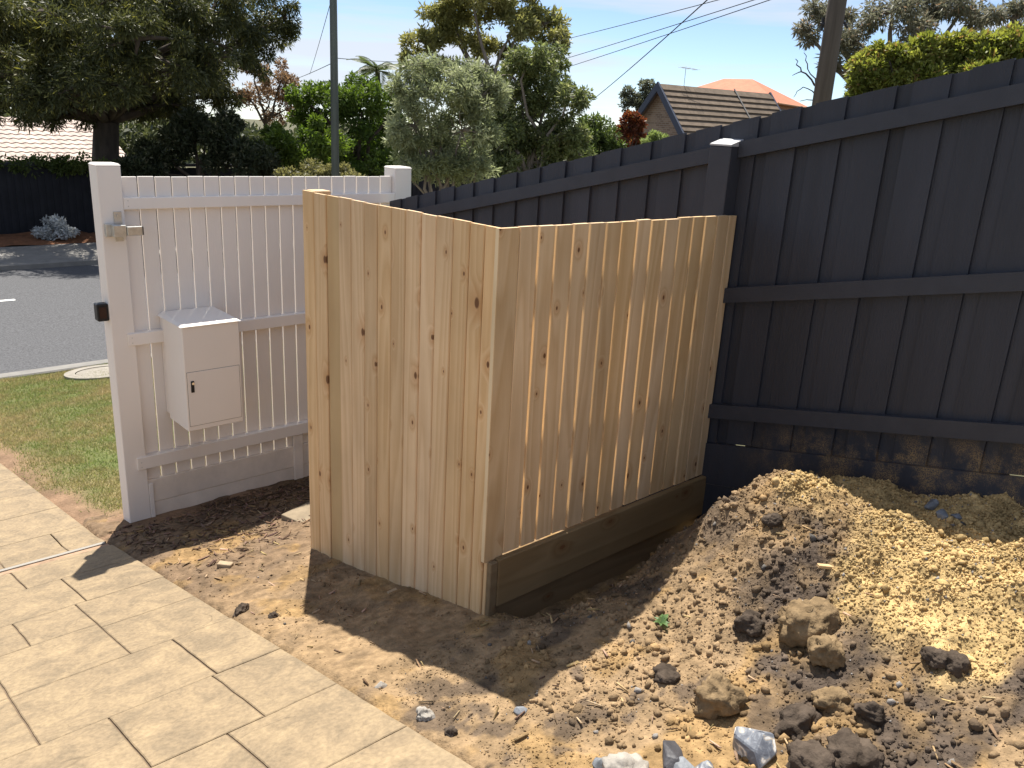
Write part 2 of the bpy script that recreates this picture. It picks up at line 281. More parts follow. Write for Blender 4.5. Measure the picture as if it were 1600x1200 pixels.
M['tile'] = mat('cream_roof_tile', (.50, .40, .345), .8, var=.15, vscale=5, objrand=.1)
M['darktile'] = mat('brown_roof_tile', (.135, .10, .07), .85, var=.3, vscale=3, objrand=.12, bump=.3, bscale=14)
M['orange'] = mat('terracotta_tile', (.46, .17, .095), .8, var=.15, vscale=3, objrand=.08)
M['orangew'] = mat('apricot_render', (.47, .25, .14), .85, var=.08)
M['trim'] = mat('slate_trim', (.06, .07, .10), .6)
M['wallc'] = mat('rendered_wall', (.36, .32, .28), .85, var=.1)
def brick_mat():
    m = mat('tan_brick', (.3, .21, .14), .85); t = m.node_tree; b = t.nodes['Principled BSDF']; l = t.links.new
    tcn = N(t, 'ShaderNodeTexCoord'); s = N(t, 'ShaderNodeSeparateXYZ'); l(tcn.outputs['Object'], s.inputs[0]); c = N(t, 'ShaderNodeCombineXYZ'); l(s.outputs[0], c.inputs[0]); l(s.outputs[2], c.inputs[1])
    k = N(t, 'ShaderNodeTexBrick'); k.inputs['Scale'].default_value = 1; k.inputs['Brick Width'].default_value = .24; k.inputs['Row Height'].default_value = .086; k.inputs['Mortar Size'].default_value = .01
    k.inputs['Color1'].default_value = (.33, .235, .165, 1); k.inputs['Color2'].default_value = (.20, .135, .092, 1); k.inputs['Mortar'].default_value = (.32, .28, .23, 1)
    l(c.outputs[0], k.inputs['Vector']); l(k.outputs[0], b.inputs['Base Color']); return m
M['brick'] = brick_mat()
M['rockgrey'] = mat('blue_grey_stone', (.17, .182, .20), .6, var=.5, vscale=14, bump=.3, bscale=50, spec=.4)
M['rockdark'] = mat('dark_slate_stone', (.06, .058, .064), .55, var=.3, vscale=16, bump=.3, bscale=60, spec=.4)
M['rockpale'] = mat('pale_stone', (.33, .30, .26), .8, var=.2, vscale=20, bump=.3, bscale=60)
M['clodtan'] = mat('tan_clod', (.20, .14, .078), .95, var=.4, vscale=16, bump=1, bscale=45, spec=.1)
M['cloddark'] = mat('dark_clod', (.072, .055, .042), .95, var=.5, vscale=16, bump=1, bscale=45, spec=.1)
M['chip'] = mat('weathered_wood_chip', (.33, .25, .16), .85, var=.25, vscale=20)
M['red'] = mat('red_plastic', (.5, .08, .12), .4)

def vein_stone():
    m = mat('veined_stone', (.16, .17, .19), .5, bump=.3, bscale=40, spec=.45); t = m.node_tree; b = t.nodes['Principled BSDF']; l = t.links.new
    g = N(t, 'ShaderNodeTexCoord'); n = N(t, 'ShaderNodeTexNoise'); n.inputs['Scale'].default_value = 22; n.inputs['Detail'].default_value = 3; n.inputs['Distortion'].default_value = 1.2; l(g.outputs['Object'], n.inputs['Vector'])
    r = N(t, 'ShaderNodeValToRGB'); e = r.color_ramp.elements; e[0].position = .44; e[0].color = (.13, .14, .165, 1); e[1].position = .60; e[1].color = (.62, .60, .57, 1); k = e.new(.53); k.color = (.23, .245, .27, 1); k2 = e.new(.565); k2.color = (.40, .33, .25, 1)
    l(n.outputs['Fac'], r.inputs[0]); l(r.outputs[0], b.inputs['Base Color']); return m
M['vein'] = vein_stone()

# ------------------------------------------------------------------ ground sheet, road, lawn
def sheet(name, xs, ys, zf, m, cols=None):
    X, Y = np.meshgrid(np.asarray(xs, float), np.asarray(ys, float)); Z = zf(X, Y)
    nx, ny = X.shape[1], X.shape[0]; i = np.arange(nx * ny).reshape(ny, nx)
    Fq = np.stack([i[:-1, :-1], i[:-1, 1:], i[1:, 1:], i[1:, :-1]], -1).reshape(-1, 4)
    V = np.stack([X, Y, Z], -1).reshape(-1, 3)
    me = fastmesh(name, V, Fq, None if cols is None else cols(V[:, 0], V[:, 1])); 
    return tag(link(name, me, m, smooth=True), kind='structure')
def gz(X, Y): return np.where(Y < -6, SL * 6, G(Y)) - np.where(Y < 6, .4, .09) + np.where(Y > 40, (Y - 40) * -.01, 0)
sheet('ground', [-900, -300, -100, -40, -15, -6, 0, 6, 15, 40, 100, 300, 900], [-60, -20, -6, -3, 0, 2, 4, 5.5, 7, 9, 12.1, 12.2, 16, 20, 24, 40, 100, 400, 1500], gz, M['land'])
sheet('road', np.linspace(-70, 110, 60), np.linspace(12.1, 20.1, 17), lambda X, Y: -2.0 + .07 * (1 - ((Y - 16.1) / 4) ** 2), M['asphalt'])
for i, x0 in enumerate((-20.5, -8.6, 0.3, 12.2, 24.1)):
    o = sheet('lane_marking', np.linspace(x0, x0 + 2.95, 4), [16.62, 16.74], lambda X, Y: -2.0 + .07 * (1 - ((Y - 16.1) / 4) ** 2) + .005, M['line'])
def kerb(name, y0, y1, zt):
    mb = MB(); mb.box(-70, 110, y0, y1, -2.15, zt, .02); return tag(mb.build(name, M['conc']), kind='structure')
kerb('kerb', 11.9, 12.12, -1.935); kerb('kerb_far', 20.08, 20.3, -1.88)
sheet('footpath', np.linspace(-70, 110, 30), [20.3, 21.3, 22.35], lambda X, Y: -1.885 + .02 * (Y - 20.3), M['conc'])
sheet('mulch_bed', np.linspace(-40, 60, 260), np.linspace(22.33, 24.6, 16), lambda X, Y: -1.86 + .08 * np.sin((Y - 22.3) * 1.4) + .16 * fbm(X, Y, 1.3, 4), M['mulch'])

def edge_x(y): return 1.38 - np.clip((np.asarray(y, float) - 5.4) / 2.45, 0, 3) * .13
def lawn_col(x, y):
    e = x - edge_x(y); n = fbm(x, y, 1.3, 4); n2 = fbm(x + 9, y, 6, 3)
    g = sstep(.05, .42, e + .25 * n) * sstep(5.75, 6.25, y + .25 * n2 + .25 * sstep(2, 3, x))
    dry = np.clip(.45 + 1.1 * n + .5 * n2, 0, 1)[:, None]
    grass = np.array([.11, .125, .045]) * (1 - dry) + np.array([.23, .18, .095]) * dry
    soil = np.array([.21, .135, .085]) * (1 + .5 * n2)[:, None]
    return soil * (1 - g)[:, None] + grass * g[:, None]
sheet('lawn', np.linspace(1.0, 13, 240), np.linspace(5.4, 11.92, 160), lambda X, Y: G(Y) - .018 + .035 * fbm(X, Y, 1.5, 4) - .03 * sstep(.1, -.05, X - edge_x(Y)) , M['soil'], lawn_col)
def blades(name, n, x0, x1, y0, y1, h, m):
    x = rng.uniform(x0, x1, n); y = rng.uniform(y0, y1, n)
    e = x - edge_x(y); nz = fbm(x, y, 1.3, 4); n2 = fbm(x + 9, y, 6, 3)
    dens = sstep(.05, .38, e + .25 * nz) * sstep(5.78, 6.2, y + .25 * n2 + .25 * sstep(2, 3, x)) * np.clip(.75 + 1.0 * nz + .8 * n2, .12, 1)
    k = rng.random(n) < dens; x, y, nz, n2 = x[k], y[k], nz[k], n2[k]; n = len(x)
    z = G(y) - .022 + .035 * fbm(x, y, 1.5, 4); a = rng.uniform(0, 6.283, n); hh = h * rng.uniform(.5, 1.35, n); w = .0032 * rng.uniform(.7, 1.6, n); le = rng.uniform(.3, 1.2, n) * hh; b = rng.uniform(0, 6.283, n)
    P = np.stack([x, y, z], -1); S = np.stack([np.cos(a) * w, np.sin(a) * w, 0 * w], -1); T = np.stack([np.cos(b) * le, np.sin(b) * le, hh], -1)
    V = np.stack([P - S, P + S, P + T], 1).reshape(-1, 3)
    dry = np.clip(.42 + 1.0 * nz + .6 * n2 + rng.normal(0, .2, n), 0, 1)[:, None]
    c = (np.array([.15, .20, .055]) * (1 - dry) + np.array([.34, .28, .145]) * dry) * rng.uniform(.7, 1.3, (n, 1))
    return tag(link(name, fastmesh(name, V, np.arange(3 * n).reshape(-1, 3), np.repeat(c, 3, 0)), m), 'short patchy green and straw grass beside the concrete drive', 'grass', kind='stuff')
blades('lawn_grass', 190000, 1.2, 4.6, 5.7, 11.9, .032, M['grass'])

# ------------------------------------------------------------------ stamped concrete drive: slabs with recessed joints
drive = sheet('driveway', np.linspace(-3.2, 1.372, 24), np.linspace(-3, 5.5, 30), lambda X, Y: G(Y) - .008, M['grout'])
drive2 = sheet('driveway_apron', np.linspace(-3.2, 1.0, 12), np.linspace(5.4, 11.93, 30), lambda X, Y: G(Y) - .009, M['grout'])
rows = [(-2.2, -1.6), (-1.6, -1.0), (-1.0, -.5), (-.5, 0), (0, .5), (.5, .97), (.97, 1.45), (1.45, 1.92), (1.92, 2.38), (2.38, 2.85), (2.85, 3.36), (3.36, 4.25), (4.25, 4.77), (4.77, 5.2),
        (5.33, 5.78), (5.78, 6.3), (6.3, 6.78), (6.78, 7.3), (7.3, 7.85), (7.85, 8.5), (8.5, 9.1), (9.1, 9.8), (9.8, 10.5), (10.5, 11.2), (11.2, 11.9)]
known = {(1.92, 2.38): [.94], (2.38, 2.85): [1.08, .68], (2.85, 3.36): [1.1, .45], (4.25, 4.77): [.975], (4.77, 5.2): [.8], (5.33, 5.78): [1.155]}
rects = []
for r in rows:
    if r == (3.36, 4.25):
        rects += [(.92, 1.38, 3.36, 3.8), (.92, 1.38, 3.8, 4.25), (.45, .92, 3.36, 3.86), (.63, .92, 3.86, 4.25), (.1, .63, 3.86, 4.25), (-.1, .45, 3.36, 3.86)]
        x = -.1
        while x > -3: rects.append((x - .55, x, 3.36, 3.86)); x -= .55
        x = .1
        while x > -3: rects.append((x - .5, x, 3.86, 4.25)); x -= .5
        continue
    cuts = list(known.get(r, [])); x = cuts[-1] if cuts else 1.38
    while x > -3:
        x -= random.choice((.36, .44, .52, .62)); cuts.append(x)
    xs = [9.0] + cuts
    for a, b in zip(xs[:-1], xs[1:]): rects.append((b, a, r[0], r[1]))
J = .0036
for k, (x0, x1, y0, y1) in enumerate(rects):
    e0, e1 = float(edge_x(y0)), float(edge_x(y1)); par = drive if y1 < 5.3 else drive2
    xa = [x0 + J * 1.1, x0 + J * 1.1]; xb = [min(x1 - J, e0), min(x1 - J, e1)]
    if x1 < 8: xb = [min(x1 - J, e0), min(x1 - J, e1)]
    ya, yb = y0 + J * .45, y1 - J * .45; dz = random.uniform(-.0015, .0015); be = .004
    nseg = 5; mb = MB(); V = []; 
    # top, bevel rim and skirt; outer edge of the drive slightly uneven
    for (ins, dzz) in ((be, 0.0), (0, -.003), (0, -.05)):
        ring = []
        for q in range(nseg + 1):
            t = q / nseg; ring.append((xa[0] + ins + (xb[0] - xa[0] - 2 * ins) * t, ya + ins))
        for q in range(1, nseg + 1):
            t = q / nseg; ring.append((xb[0] + (xb[1] - xb[0]) * t - ins, ya + ins + (yb - ya - 2 * ins) * t))
        for q in range(1, nseg + 1):
            t = 1 - q / nseg; ring.append((xa[1] + ins + (xb[1] - xa[1] - 2 * ins) * t, yb - ins))
        for q in range(1, nseg):
            t = 1 - q / nseg; ring.append((xa[0] + ins, ya + ins + (yb - ya - 2 * ins) * t))
        for (px, py) in ring:
            j = .004 * mnoise.noise((px * 9, py * 9, 3.3)); j2 = .004 * mnoise.noise((px * 9, py * 9, 8.8))
            V.append((px + j, py + j2, float(G(py)) + dz + dzz))
    n = len(V) // 3
    fs = [tuple(range(n))] + [(i, (i + 1) % n, n + (i + 1) % n, n + i)[::-1] for i in range(n)] + [(n + i, n + (i + 1) % n, 2 * n + (i + 1) % n, 2 * n + i)[::-1] for i in range(n)]
    mb.add(V, fs); mb.build('slab', M['slab'], par)
tr = empty('gate_track', (0, 5.27, float(G(5.27))), 'thin pale metal gate track set across the concrete drive', 'gate track')
MB().hexa([(-3.2, 5.272, G(5.272) - .03), (1.36, 5.272, G(5.272) - .03), (1.36, 5.312, G(5.312) - .03), (-3.2, 5.312, G(5.312) - .03),
           (-3.2, 5.272, G(5.272) + .003), (1.36, 5.272, G(5.272) + .003), (1.36, 5.312, G(5.312) + .004), (-3.2, 5.312, G(5.312) + .004)]).build('track_rail', mat('track_metal', (.30, .275, .24), .5, var=.1), tr)
MB().hexa([(-3.2, 5.205, G(5.205) - .03), (1.37, 5.205, G(5.205) - .03), (1.37, 5.268, G(5.268) - .03), (-3.2, 5.268, G(5.268) - .03),
           (-3.2, 5.205, G(5.205) - .004), (1.37, 5.205, G(5.205) - .004), (1.37, 5.268, G(5.268) - .004), (-3.2, 5.268, G(5.268) - .004)]).build('dirt_groove', mat('groove_dirt', (.30, .2, .13), .95, var=.3, vscale=20), tr)

# inspection lid on the nature strip
lid = empty('inspection_lid', (3.12, 11.3, float(G(11.3))), 'round concrete inspection lid set in the grass near the kerb', 'manhole lid')
def disc(r0, r1, z0, z1, n=48):
    mb = MB(); V = []
    for r, z in ((r0, z1), (r1, z1), (r1, z0)):
        V += [(3.12 + r * math.cos(2 * math.pi * i / n), 11.3 + r * math.sin(2 * math.pi * i / n), float(G(11.3 + r * math.sin(2 * math.pi * i / n))) + z) for i in range(n)]
    fs = [(i, n + i, n + (i + 1) % n, (i + 1) % n) for i in range(n)] + [(n + i, 2 * n + i, 2 * n + (i + 1) % n, n + (i + 1) % n) for i in range(n)]
    if r0 < .02: fs = [tuple(range(n, 2 * n))] + fs[n:]
    mb.add(V, fs); return mb
disc(.34, .47, -.05, .024).build('surround', M['lidconc'], lid); disc(.01, .33, -.05, .018).build('cover', M['lidconc'], lid)

# ------------------------------------------------------------------ the dug yard: soil, heap of clay and topsoil
def mound(x, y):
    d = 3.73 - x
    return .335 * np.exp(-(np.maximum(d - .5, 0) / .78) ** 2) * sstep(2.32, 1.74, y + .10 * vn(x, y, 2.2)) + .16 * np.exp(-((x - 3.12) / .34) ** 2 - ((y - 1.62) / .30) ** 2)
def Hs(x, y):
    x = np.asarray(x, float); y = np.asarray(y, float)
    m = mound(x, y); r = np.clip(m * 3, 0, 1)
    z = G(y) - .012 + m
    z = z - .05 * sstep(1.43, 1.33, x)
    z = z - .13 * np.exp(-((y - 2.31) / .14) ** 2) * sstep(2.16, 2.4, x)                # strip dug out along the plinth
    z = z + .05 * np.exp(-(((x - 1.95) / .28) ** 2 + ((y - 2.05) / .35) ** 2))
    z = z + .075 * fbm(x, y, 1.6, 3) * (.35 + r) * sstep(1.4, 1.7, x) + (.020 + .042 * r) * fbm(x, y, 9, 4) + (.004 + .016 * r) * np.abs(fbm(x + 4, y, 30, 3))
    return z
def zone(x, y):                        # albedo of the dug material
    n = fbm(x, y, 2.1, 4); n2 = fbm(x + 5, y + 2, 8, 4); n3 = fbm(x - 3, y + 7, 22, 3)
    b = x - (2.62 + .80 * (y - .85)) + .30 * n + .14 * n2 + .06 * n3 + .22 * sstep(1.25, 1.6, y) - 1.3 * sstep(.58, .28, y)
    yel = sstep(-.02, .16, b)
    drk = sstep(-.62, -.34, b + .22 * n2) * (1 - yel) * (1 - .65 * sstep(1.3, 1.6, y)) * sstep(2.15, 1.85, y) * np.clip(.72 + 1.3 * n2 + .8 * n3, 0, 1)
    drk = np.maximum(drk, (.8 - .5 * sstep(1.9, 2.5, y)) * sstep(.10, .32, n2 + .5 * n + .3 * n3) * (1 - yel))
    och = sstep(.05, .30, fbm(x + 11, y - 4, 4.5, 4) + .12 * n3) * (1 - yel)
    tan = np.array([.262, .18, .102]); dark = np.array([.080, .060, .045]); yellow = np.array([.42, .295, .135]); ochre = np.array([.29, .18, .07])
    far = sstep(2.9, 4.3, y)[:, None]; tan = tan * (1 - far) + np.array([.18, .122, .075]) * far
    c = tan * np.ones((len(x), 1)); c = c * (1 - .55 * och[:, None]) + ochre * .55 * och[:, None]
    c = c * (1 - drk[:, None]) + dark * drk[:, None]
    c = c * (1 - yel[:, None]) + yellow * (1 + .15 * n2[:, None]) * yel[:, None]
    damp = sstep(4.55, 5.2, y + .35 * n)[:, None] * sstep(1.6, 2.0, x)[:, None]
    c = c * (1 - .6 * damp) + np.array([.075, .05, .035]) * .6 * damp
    return np.clip(c * (1 + .55 * n3[:, None]), .02, .8)
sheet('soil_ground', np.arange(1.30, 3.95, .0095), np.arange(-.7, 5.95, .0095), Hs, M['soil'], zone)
def hit(u, v):
    d = ray(u, v); d = d / np.linalg.norm(d); t = .8
    while t < 12:
        p = CAM + d * t
        if p[2] < float(Hs(p[0], p[1])): return p
        t += .006
    return p
# loose clods and grit: far too many to count
ph = (1 + 5 ** .5) / 2
ICO = np.array([(-1, ph, 0), (1, ph, 0), (-1, -ph, 0), (1, -ph, 0), (0, -1, ph), (0, 1, ph), (0, -1, -ph), (0, 1, -ph), (ph, 0, -1), (ph, 0, 1), (-ph, 0, -1), (-ph, 0, 1)]) / 1.902
ICF = np.array([(0, 11, 5), (0, 5, 1), (0, 1, 7), (0, 7, 10), (0, 10, 11), (1, 5, 9), (5, 11, 4), (11, 10, 2), (10, 7, 6), (7, 1, 8), (3, 9, 4), (3, 4, 2), (3, 2, 6), (3, 6, 8), (3, 8, 9), (4, 9, 5), (2, 4, 11), (6, 2, 10), (8, 6, 7), (9, 8, 1)])
OCT = np.array([(1, 0, 0), (-1, 0, 0), (0, 1, 0), (0, -1, 0), (0, 0, 1), (0, 0, -1)], float); OCF = np.array([(0, 2, 4), (2, 1, 4), (1, 3, 4), (3, 0, 4), (2, 0, 5), (1, 2, 5), (3, 1, 5), (0, 3, 5)])
def scatter(name, n, x0, x1, y0, y1, smin, smax, dens, label, tint=None, power=2.6, lift=.2, small=False):
    S0, F0 = (OCT, OCF) if small else (ICO, ICF); nv = len(S0)
    x = rng.uniform(x0, x1, n); y = rng.uniform(y0, y1, n); k = rng.random(n) < dens(x, y); x, y = x[k], y[k]; n = len(x)
    s = smin + (smax - smin) * rng.random(n) ** power
    V = S0[None] * rng.uniform(.45, 1.4, (n, nv, 1)) * (s[:, None] * rng.uniform(.6, 1.15, (n, 3)))[:, None, :]
    a = rng.uniform(0, 6.283, n); ca, sa = np.cos(a), np.sin(a)
    V = np.stack([V[..., 0] * ca[:, None] - V[..., 1] * sa[:, None], V[..., 0] * sa[:, None] + V[..., 1] * ca[:, None], V[..., 2]], -1)
    V += np.stack([x, y, Hs(x, y) + s * lift], -1)[:, None]
    c = zone(x, y) * rng.uniform(.65, 1.35, (n, 1)); 
    odd = rng.random(n) < .035; c[odd] = np.array([.24, .22, .20]) * rng.uniform(.4, 1.4, (odd.sum(), 1))
    if tint is not None: c = c * .4 + np.array(tint) * .6
    Fq = (F0[None] + (np.arange(n) * nv)[:, None, None]).reshape(-1, 3)
    return tag(link(name, fastmesh(name, V.reshape(-1, 3), Fq, np.repeat(c, nv, 0)), M['clod']), label, 'soil', kind='stuff')
isyel = lambda x, y: sstep(-.05, .12, x - (2.62 + .80 * (y - .85)) + .3 * fbm(x, y, 2.1, 4) + .22 * sstep(1.25, 1.6, y) - 1.3 * sstep(.58, .28, y))
scatter('soil_grit', 75000, 1.45, 3.7, -.6, 2.35, .0015, .0065, lambda x, y: np.clip(.45 + .55 * np.clip(mound(x, y) * 4, 0, 1) + .9 * fbm(x, y, 5, 3), 0, 1), 'fine loose soil crumbs strewn over the dug heap', small=True)
scatter('yellow_clay_rubble', 80000, 2.2, 3.72, -.5, 2.2, .002, .0105, lambda x, y: isyel(x, y) * np.clip(.8 + 1.2 * fbm(x, y, 4, 3), .15, 1), 'crumbled yellow clay lumps covering the heap by the charcoal fence', power=2.6, small=True)
scatter('yellow_clay_lumps', 3000, 2.2, 3.72, -.5, 2.2, .006, .021, lambda x, y: isyel(x, y) * np.clip(.5 + 1.6 * fbm(x, y, 4, 3), .05, 1), 'larger yellow clay lumps among the crumbled clay', power=2.4)
scatter('dark_clods', 13000, 1.75, 3.4, -.4, 2.1, .003, .020, lambda x, y: (1 - isyel(x, y)) * np.clip(.12 + mound(x, y) * 1.6 + .25 * sstep(1.5, 1.0, y) + 1.3 * fbm(x + 3, y, 5, 3), 0, 1), 'mixed topsoil clods scattered on the near face of the heap', power=3.6)
scatter('yard_grit', 9000, 1.42, 3.6, 2.2, 5.5, .002, .010, lambda x, y: np.clip(.45 + 1.3 * fbm(x, y, 3, 3), .05, 1) * np.where((x > 2.1) & (y > 2.4) & (y < 3.9), 0, 1), 'small crumbs of soil beside the drive and fences', power=3, small=True)
# bark chips and slivers under the white fence
def slivers(name, n, x0, x1, y0, y1, dens, lmin, lmax, label, base):
    x = rng.uniform(x0, x1, n); y = rng.uniform(y0, y1, n); k = rng.random(n) < dens(x, y); x, y = x[k], y[k]; n = len(x)
    a = rng.uniform(0, 6.283, n); ln = rng.uniform(lmin, lmax, n); w = ln * rng.uniform(.08, .28, n); h = rng.uniform(.002, .006, n); ti = rng.normal(0, .2, n)
    zz = np.maximum(Hs(x, y), 0 * x - 9) + .006
    D = np.stack([np.cos(a) * np.cos(ti), np.sin(a) * np.cos(ti), np.sin(ti)], -1); S = np.stack([-np.sin(a), np.cos(a), rng.normal(0, .25, n)], -1); U = np.array([0, 0, 1.0])
    P = np.stack([x, y, zz], -1); V = []
    for (i, j, q) in ((-1, -1, 0), (1, -.6, 0), (1, .5, 0), (-1, 1, 0), (-1, -.8, 1), (1, -.4, 1), (1, .3, 1), (-1, .7, 1)): V.append(P + D * (ln * i / 2)[:, None] + S * (w * j / 2)[:, None] + U * (h * q)[:, None])
    V = np.stack(V, 1).reshape(-1, 3); q = np.array([(3, 2, 1, 0), (4, 5, 6, 7), (0, 1, 5, 4), (1, 2, 6, 5), (2, 3, 7, 6), (3, 0, 4, 7)])
    c = np.array(base) * rng.uniform(.35, 1.5, (n, 1)) * np.stack([np.ones(n), rng.uniform(.85, 1.05, n), rng.uniform(.75, 1.1, n)], -1)
    return tag(link(name, fastmesh(name, V, (q[None] + (np.arange(n) * 8)[:, None, None]).reshape(-1, 4), np.repeat(c, 8, 0)), M['clod']), label, 'bark', kind='stuff')
slivers('bark_chips', 2600, 1.45, 3.7, 4.2, 5.55, lambda x, y: sstep(4.2, 5.3, y + .6 * fbm(x, y, 2, 3)), .012, .075, 'dark bark chips and twigs along the foot of the white fence', (.16, .11, .075))
slivers('straw_bits', 900, 1.45, 3.3, .1, 5.0, lambda x, y: .5 + fbm(x, y, 3, 3), .012, .06, 'dry straw and twig scraps lying on the bare soil', (.34, .25, .15))

# ------------------------------------------------------------------ new pine screen
X0, Y0, ZT = 2.12, 2.38, 1.165
screen = empty('pine_screen', (X0, Y0, float(G(Y0))), 'new unpainted pine paling screen with two sides meeting at a corner', 'fence')
yb = [3.945, 3.829, 3.711, 3.589, 3.472, 3.353, 3.243, 3.130, 3.019, 2.906, 2.799, 2.685, 2.578, 2.485, 2.4045]
def lowz(y): return -.548 - .250 * (y - Y0)
for i, (a, b) in enumerate(zip(yb[:-1], yb[1:])):
    g = .0024; rec = .007 if i == 2 else random.uniform(-.0012, .0012); zt = ZT + random.uniform(-.0025, .0015); extra = .05 if 2 < i < 11 else 0
    x0, x1 = X0 + rec, X0 + .017 + rec; c = .0042
    mb = MB(); za, zb_ = lowz(a), lowz(b)
    # bevelled long edges: profile in (y, x)
    prof = [(b + g, x0 + c), (b + g + c, x0), (a - g - c, x0), (a - g, x0 + c), (a - g, x1), (b + g, x1)]
    V = [(x, y, lowz(y) - extra) for (y, x) in prof] + [(x, y, zt) for (y, x) in prof]; n = 6
    mb.add(V, [tuple(range(n)), tuple(range(2 * n - 1, n - 1, -1))] + [(i2, n + i2, n + (i2 + 1) % n, (i2 + 1) % n) for i2 in range(n)])
    pl = mb.build('paling', M['pine_gold'] if i == 2 else M['pine'], screen)
xb = [2.106, 2.2155, 2.318, 2.414, 2.519, 2.616, 2.721, 2.822, 2.930, 3.029, 3.131, 3.237, 3.346, 3.443, 3.544, 3.638, 3.712]
for i, (a, b) in enumerate(zip(xb[:-1], xb[1:])):
    gap = .0056 if i not in (0, 14) else .002
    ga = gap if i > 1 else .0015
    if i == 0: ga, gb = 0, .002
    else: gb = gap
    y0_ = Y0 + random.uniform(-.0015, .0015); y1_ = y0_ + .0215; c = .002; zt = ZT + random.uniform(-.003, .002); zl = -.262 if i else -.275
    lean = random.uniform(-.0025, .0025)
    prof = [(a + ga, y0_ + c), (a + ga + c, y0_), (b - gb - c, y0_), (b - gb, y0_ + c), (b - gb, y1_), (a + ga, y1_)]; n = 6
    V = [(x + lean, y, zl) for (x, y) in prof] + [(x, y, zt) for (x, y) in prof]
    po = MB().add(V, [tuple(range(n - 1, -1, -1)), tuple(range(n, 2 * n))] + [(k, (k + 1) % n, n + (k + 1) % n, n + k) for k in range(n)]).build('paling', M['pine'], screen)
    pm_ = po.data; pm_.materials.append(M['pine_glow_edge'])
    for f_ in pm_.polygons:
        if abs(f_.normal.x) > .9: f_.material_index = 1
for zr in (.90, .20, -.22):
    MB().box(2.24, 3.70, Y0 + .0245, Y0 + .060, zr, zr + .07, .003).build('rail', M['pine_x'], screen)
for zr in (.88, .18, -.42):
    MB().box(X0 + .0265, X0 + .064, 2.50, 3.85, zr, zr + .07, .003).build('rail', M['pine_y'], screen)
MB().box(X0 + .027, X0 + .117, Y0 + .027, Y0 + .117, -.9, ZT - .03, .003).build('post', M['pine'], screen)
MB().box(X0 + .027, X0 + .117, 3.853, 3.943, -1.15, ZT + .004, .003).build('post', M['pine'], screen)
MB().box(2.165, 3.712, Y0 - .032, Y0 + .0, -.50, -.266, .004).build('plinth_board', M['sleeper'], screen)
MB().box(2.150, 3.712, Y0 - .006, Y0 + .03, -.76, -.506, .004).build('plinth_board', M['sleeper'], screen)
MB().box(2.122, 2.163, Y0 - .030, Y0 - .0035, -.66, -.272, .003).build('end_cleat', M['sleeper'], screen)
MB().box(2.1205, 2.1475, Y0 - .003, Y0 + .017, -.62, -.277, .002).build('corner_strip', M['pine'], screen)

# ------------------------------------------------------------------ white fence along the street
YW = 5.6
wf = empty('white_picket_fence', (1.69, YW, float(G(YW))), 'white painted picket fence with square posts and three rails', 'fence')
def wpost(x0, x1, zt, zb):
    mb = MB(); mb.box(x0, x1, YW, YW + (x1 - x0), zb, zt - .012, .004)
    p = mb.build('post', M['white'], wf)
    MB().add([(x0 - .002, YW - .002, zt - .011), (x1 + .002, YW - .002, zt - .011), (x1 + .002, YW + x1 - x0 + .002, zt - .011), (x0 - .002, YW + x1 - x0 + .002, zt - .011), (x0 + .008, YW + .008, zt + .001), (x1 - .008, YW + .008, zt + .001), (x1 - .008, YW + x1 - x0 - .008, zt + .001), (x0 + .008, YW + x1 - x0 - .008, zt + .001)],
             [(3, 2, 1, 0), (4, 5, 6, 7), (0, 1, 5, 4), (1, 2, 6, 5), (2, 3, 7, 6), (3, 0, 4, 7)]).build('post_cap', M['white'], p)
    return p
wpost(1.618, 1.763, 1.180, -1.55); wpost(3.828, 3.985, 1.172, -1.6)
pm = None
for i in range(19):
    w = .1085; x = 1.768 + i * w
    if pm is None: pm = MB().box(0, .0995, 0, .018, -1.02, 1.098, .002).mesh('picket'); pm.materials.append(M['white'])
    o = link('picket', pm, None, wf); o.location = (x - 1.69, .042, -float(G(YW)) + random.uniform(-.002, .002)); o.matrix_parent_inverse = Matrix()
for (x0, z0, z1, yf) in ((1.764, .897, .971, -.001), (1.712, .006, .089, -.014), (1.700, -.888, -.797, -.014)):
    r_ = MB().box(x0, 3.826, YW + yf, YW + .040, z0, z1, .003).build('rail', M['white'], wf)
    for dx in (.016, ):
        for dz_ in (.02, .055): MB().tube([(x0 + dx + .01, YW + yf - .0012, z0 + dz_), (x0 + dx + .01, YW + yf + .003, z0 + dz_)], .0035, 8).build('nail_head', M['galv'], r_)
MB().box(1.765, 3.826, YW + .012, YW + .040, -1.160, -.988, .003).build('plinth_board', M['white_low'], wf)
MB().box(1.765, 3.826, YW + .016, YW + .040, -1.42, -1.1645, .003).build('plinth_board', M['white_low'], wf)
MB().box(1.7645, 1.795, YW - .004, YW + .010, -1.42, -1.01, .003).build('plinth_cleat', M['white'], wf)
MB().box(2.885, 2.965, YW - .006, YW + .010, -1.5, -.892, .003).build('plinth_cleat', M['white_low'], wf)

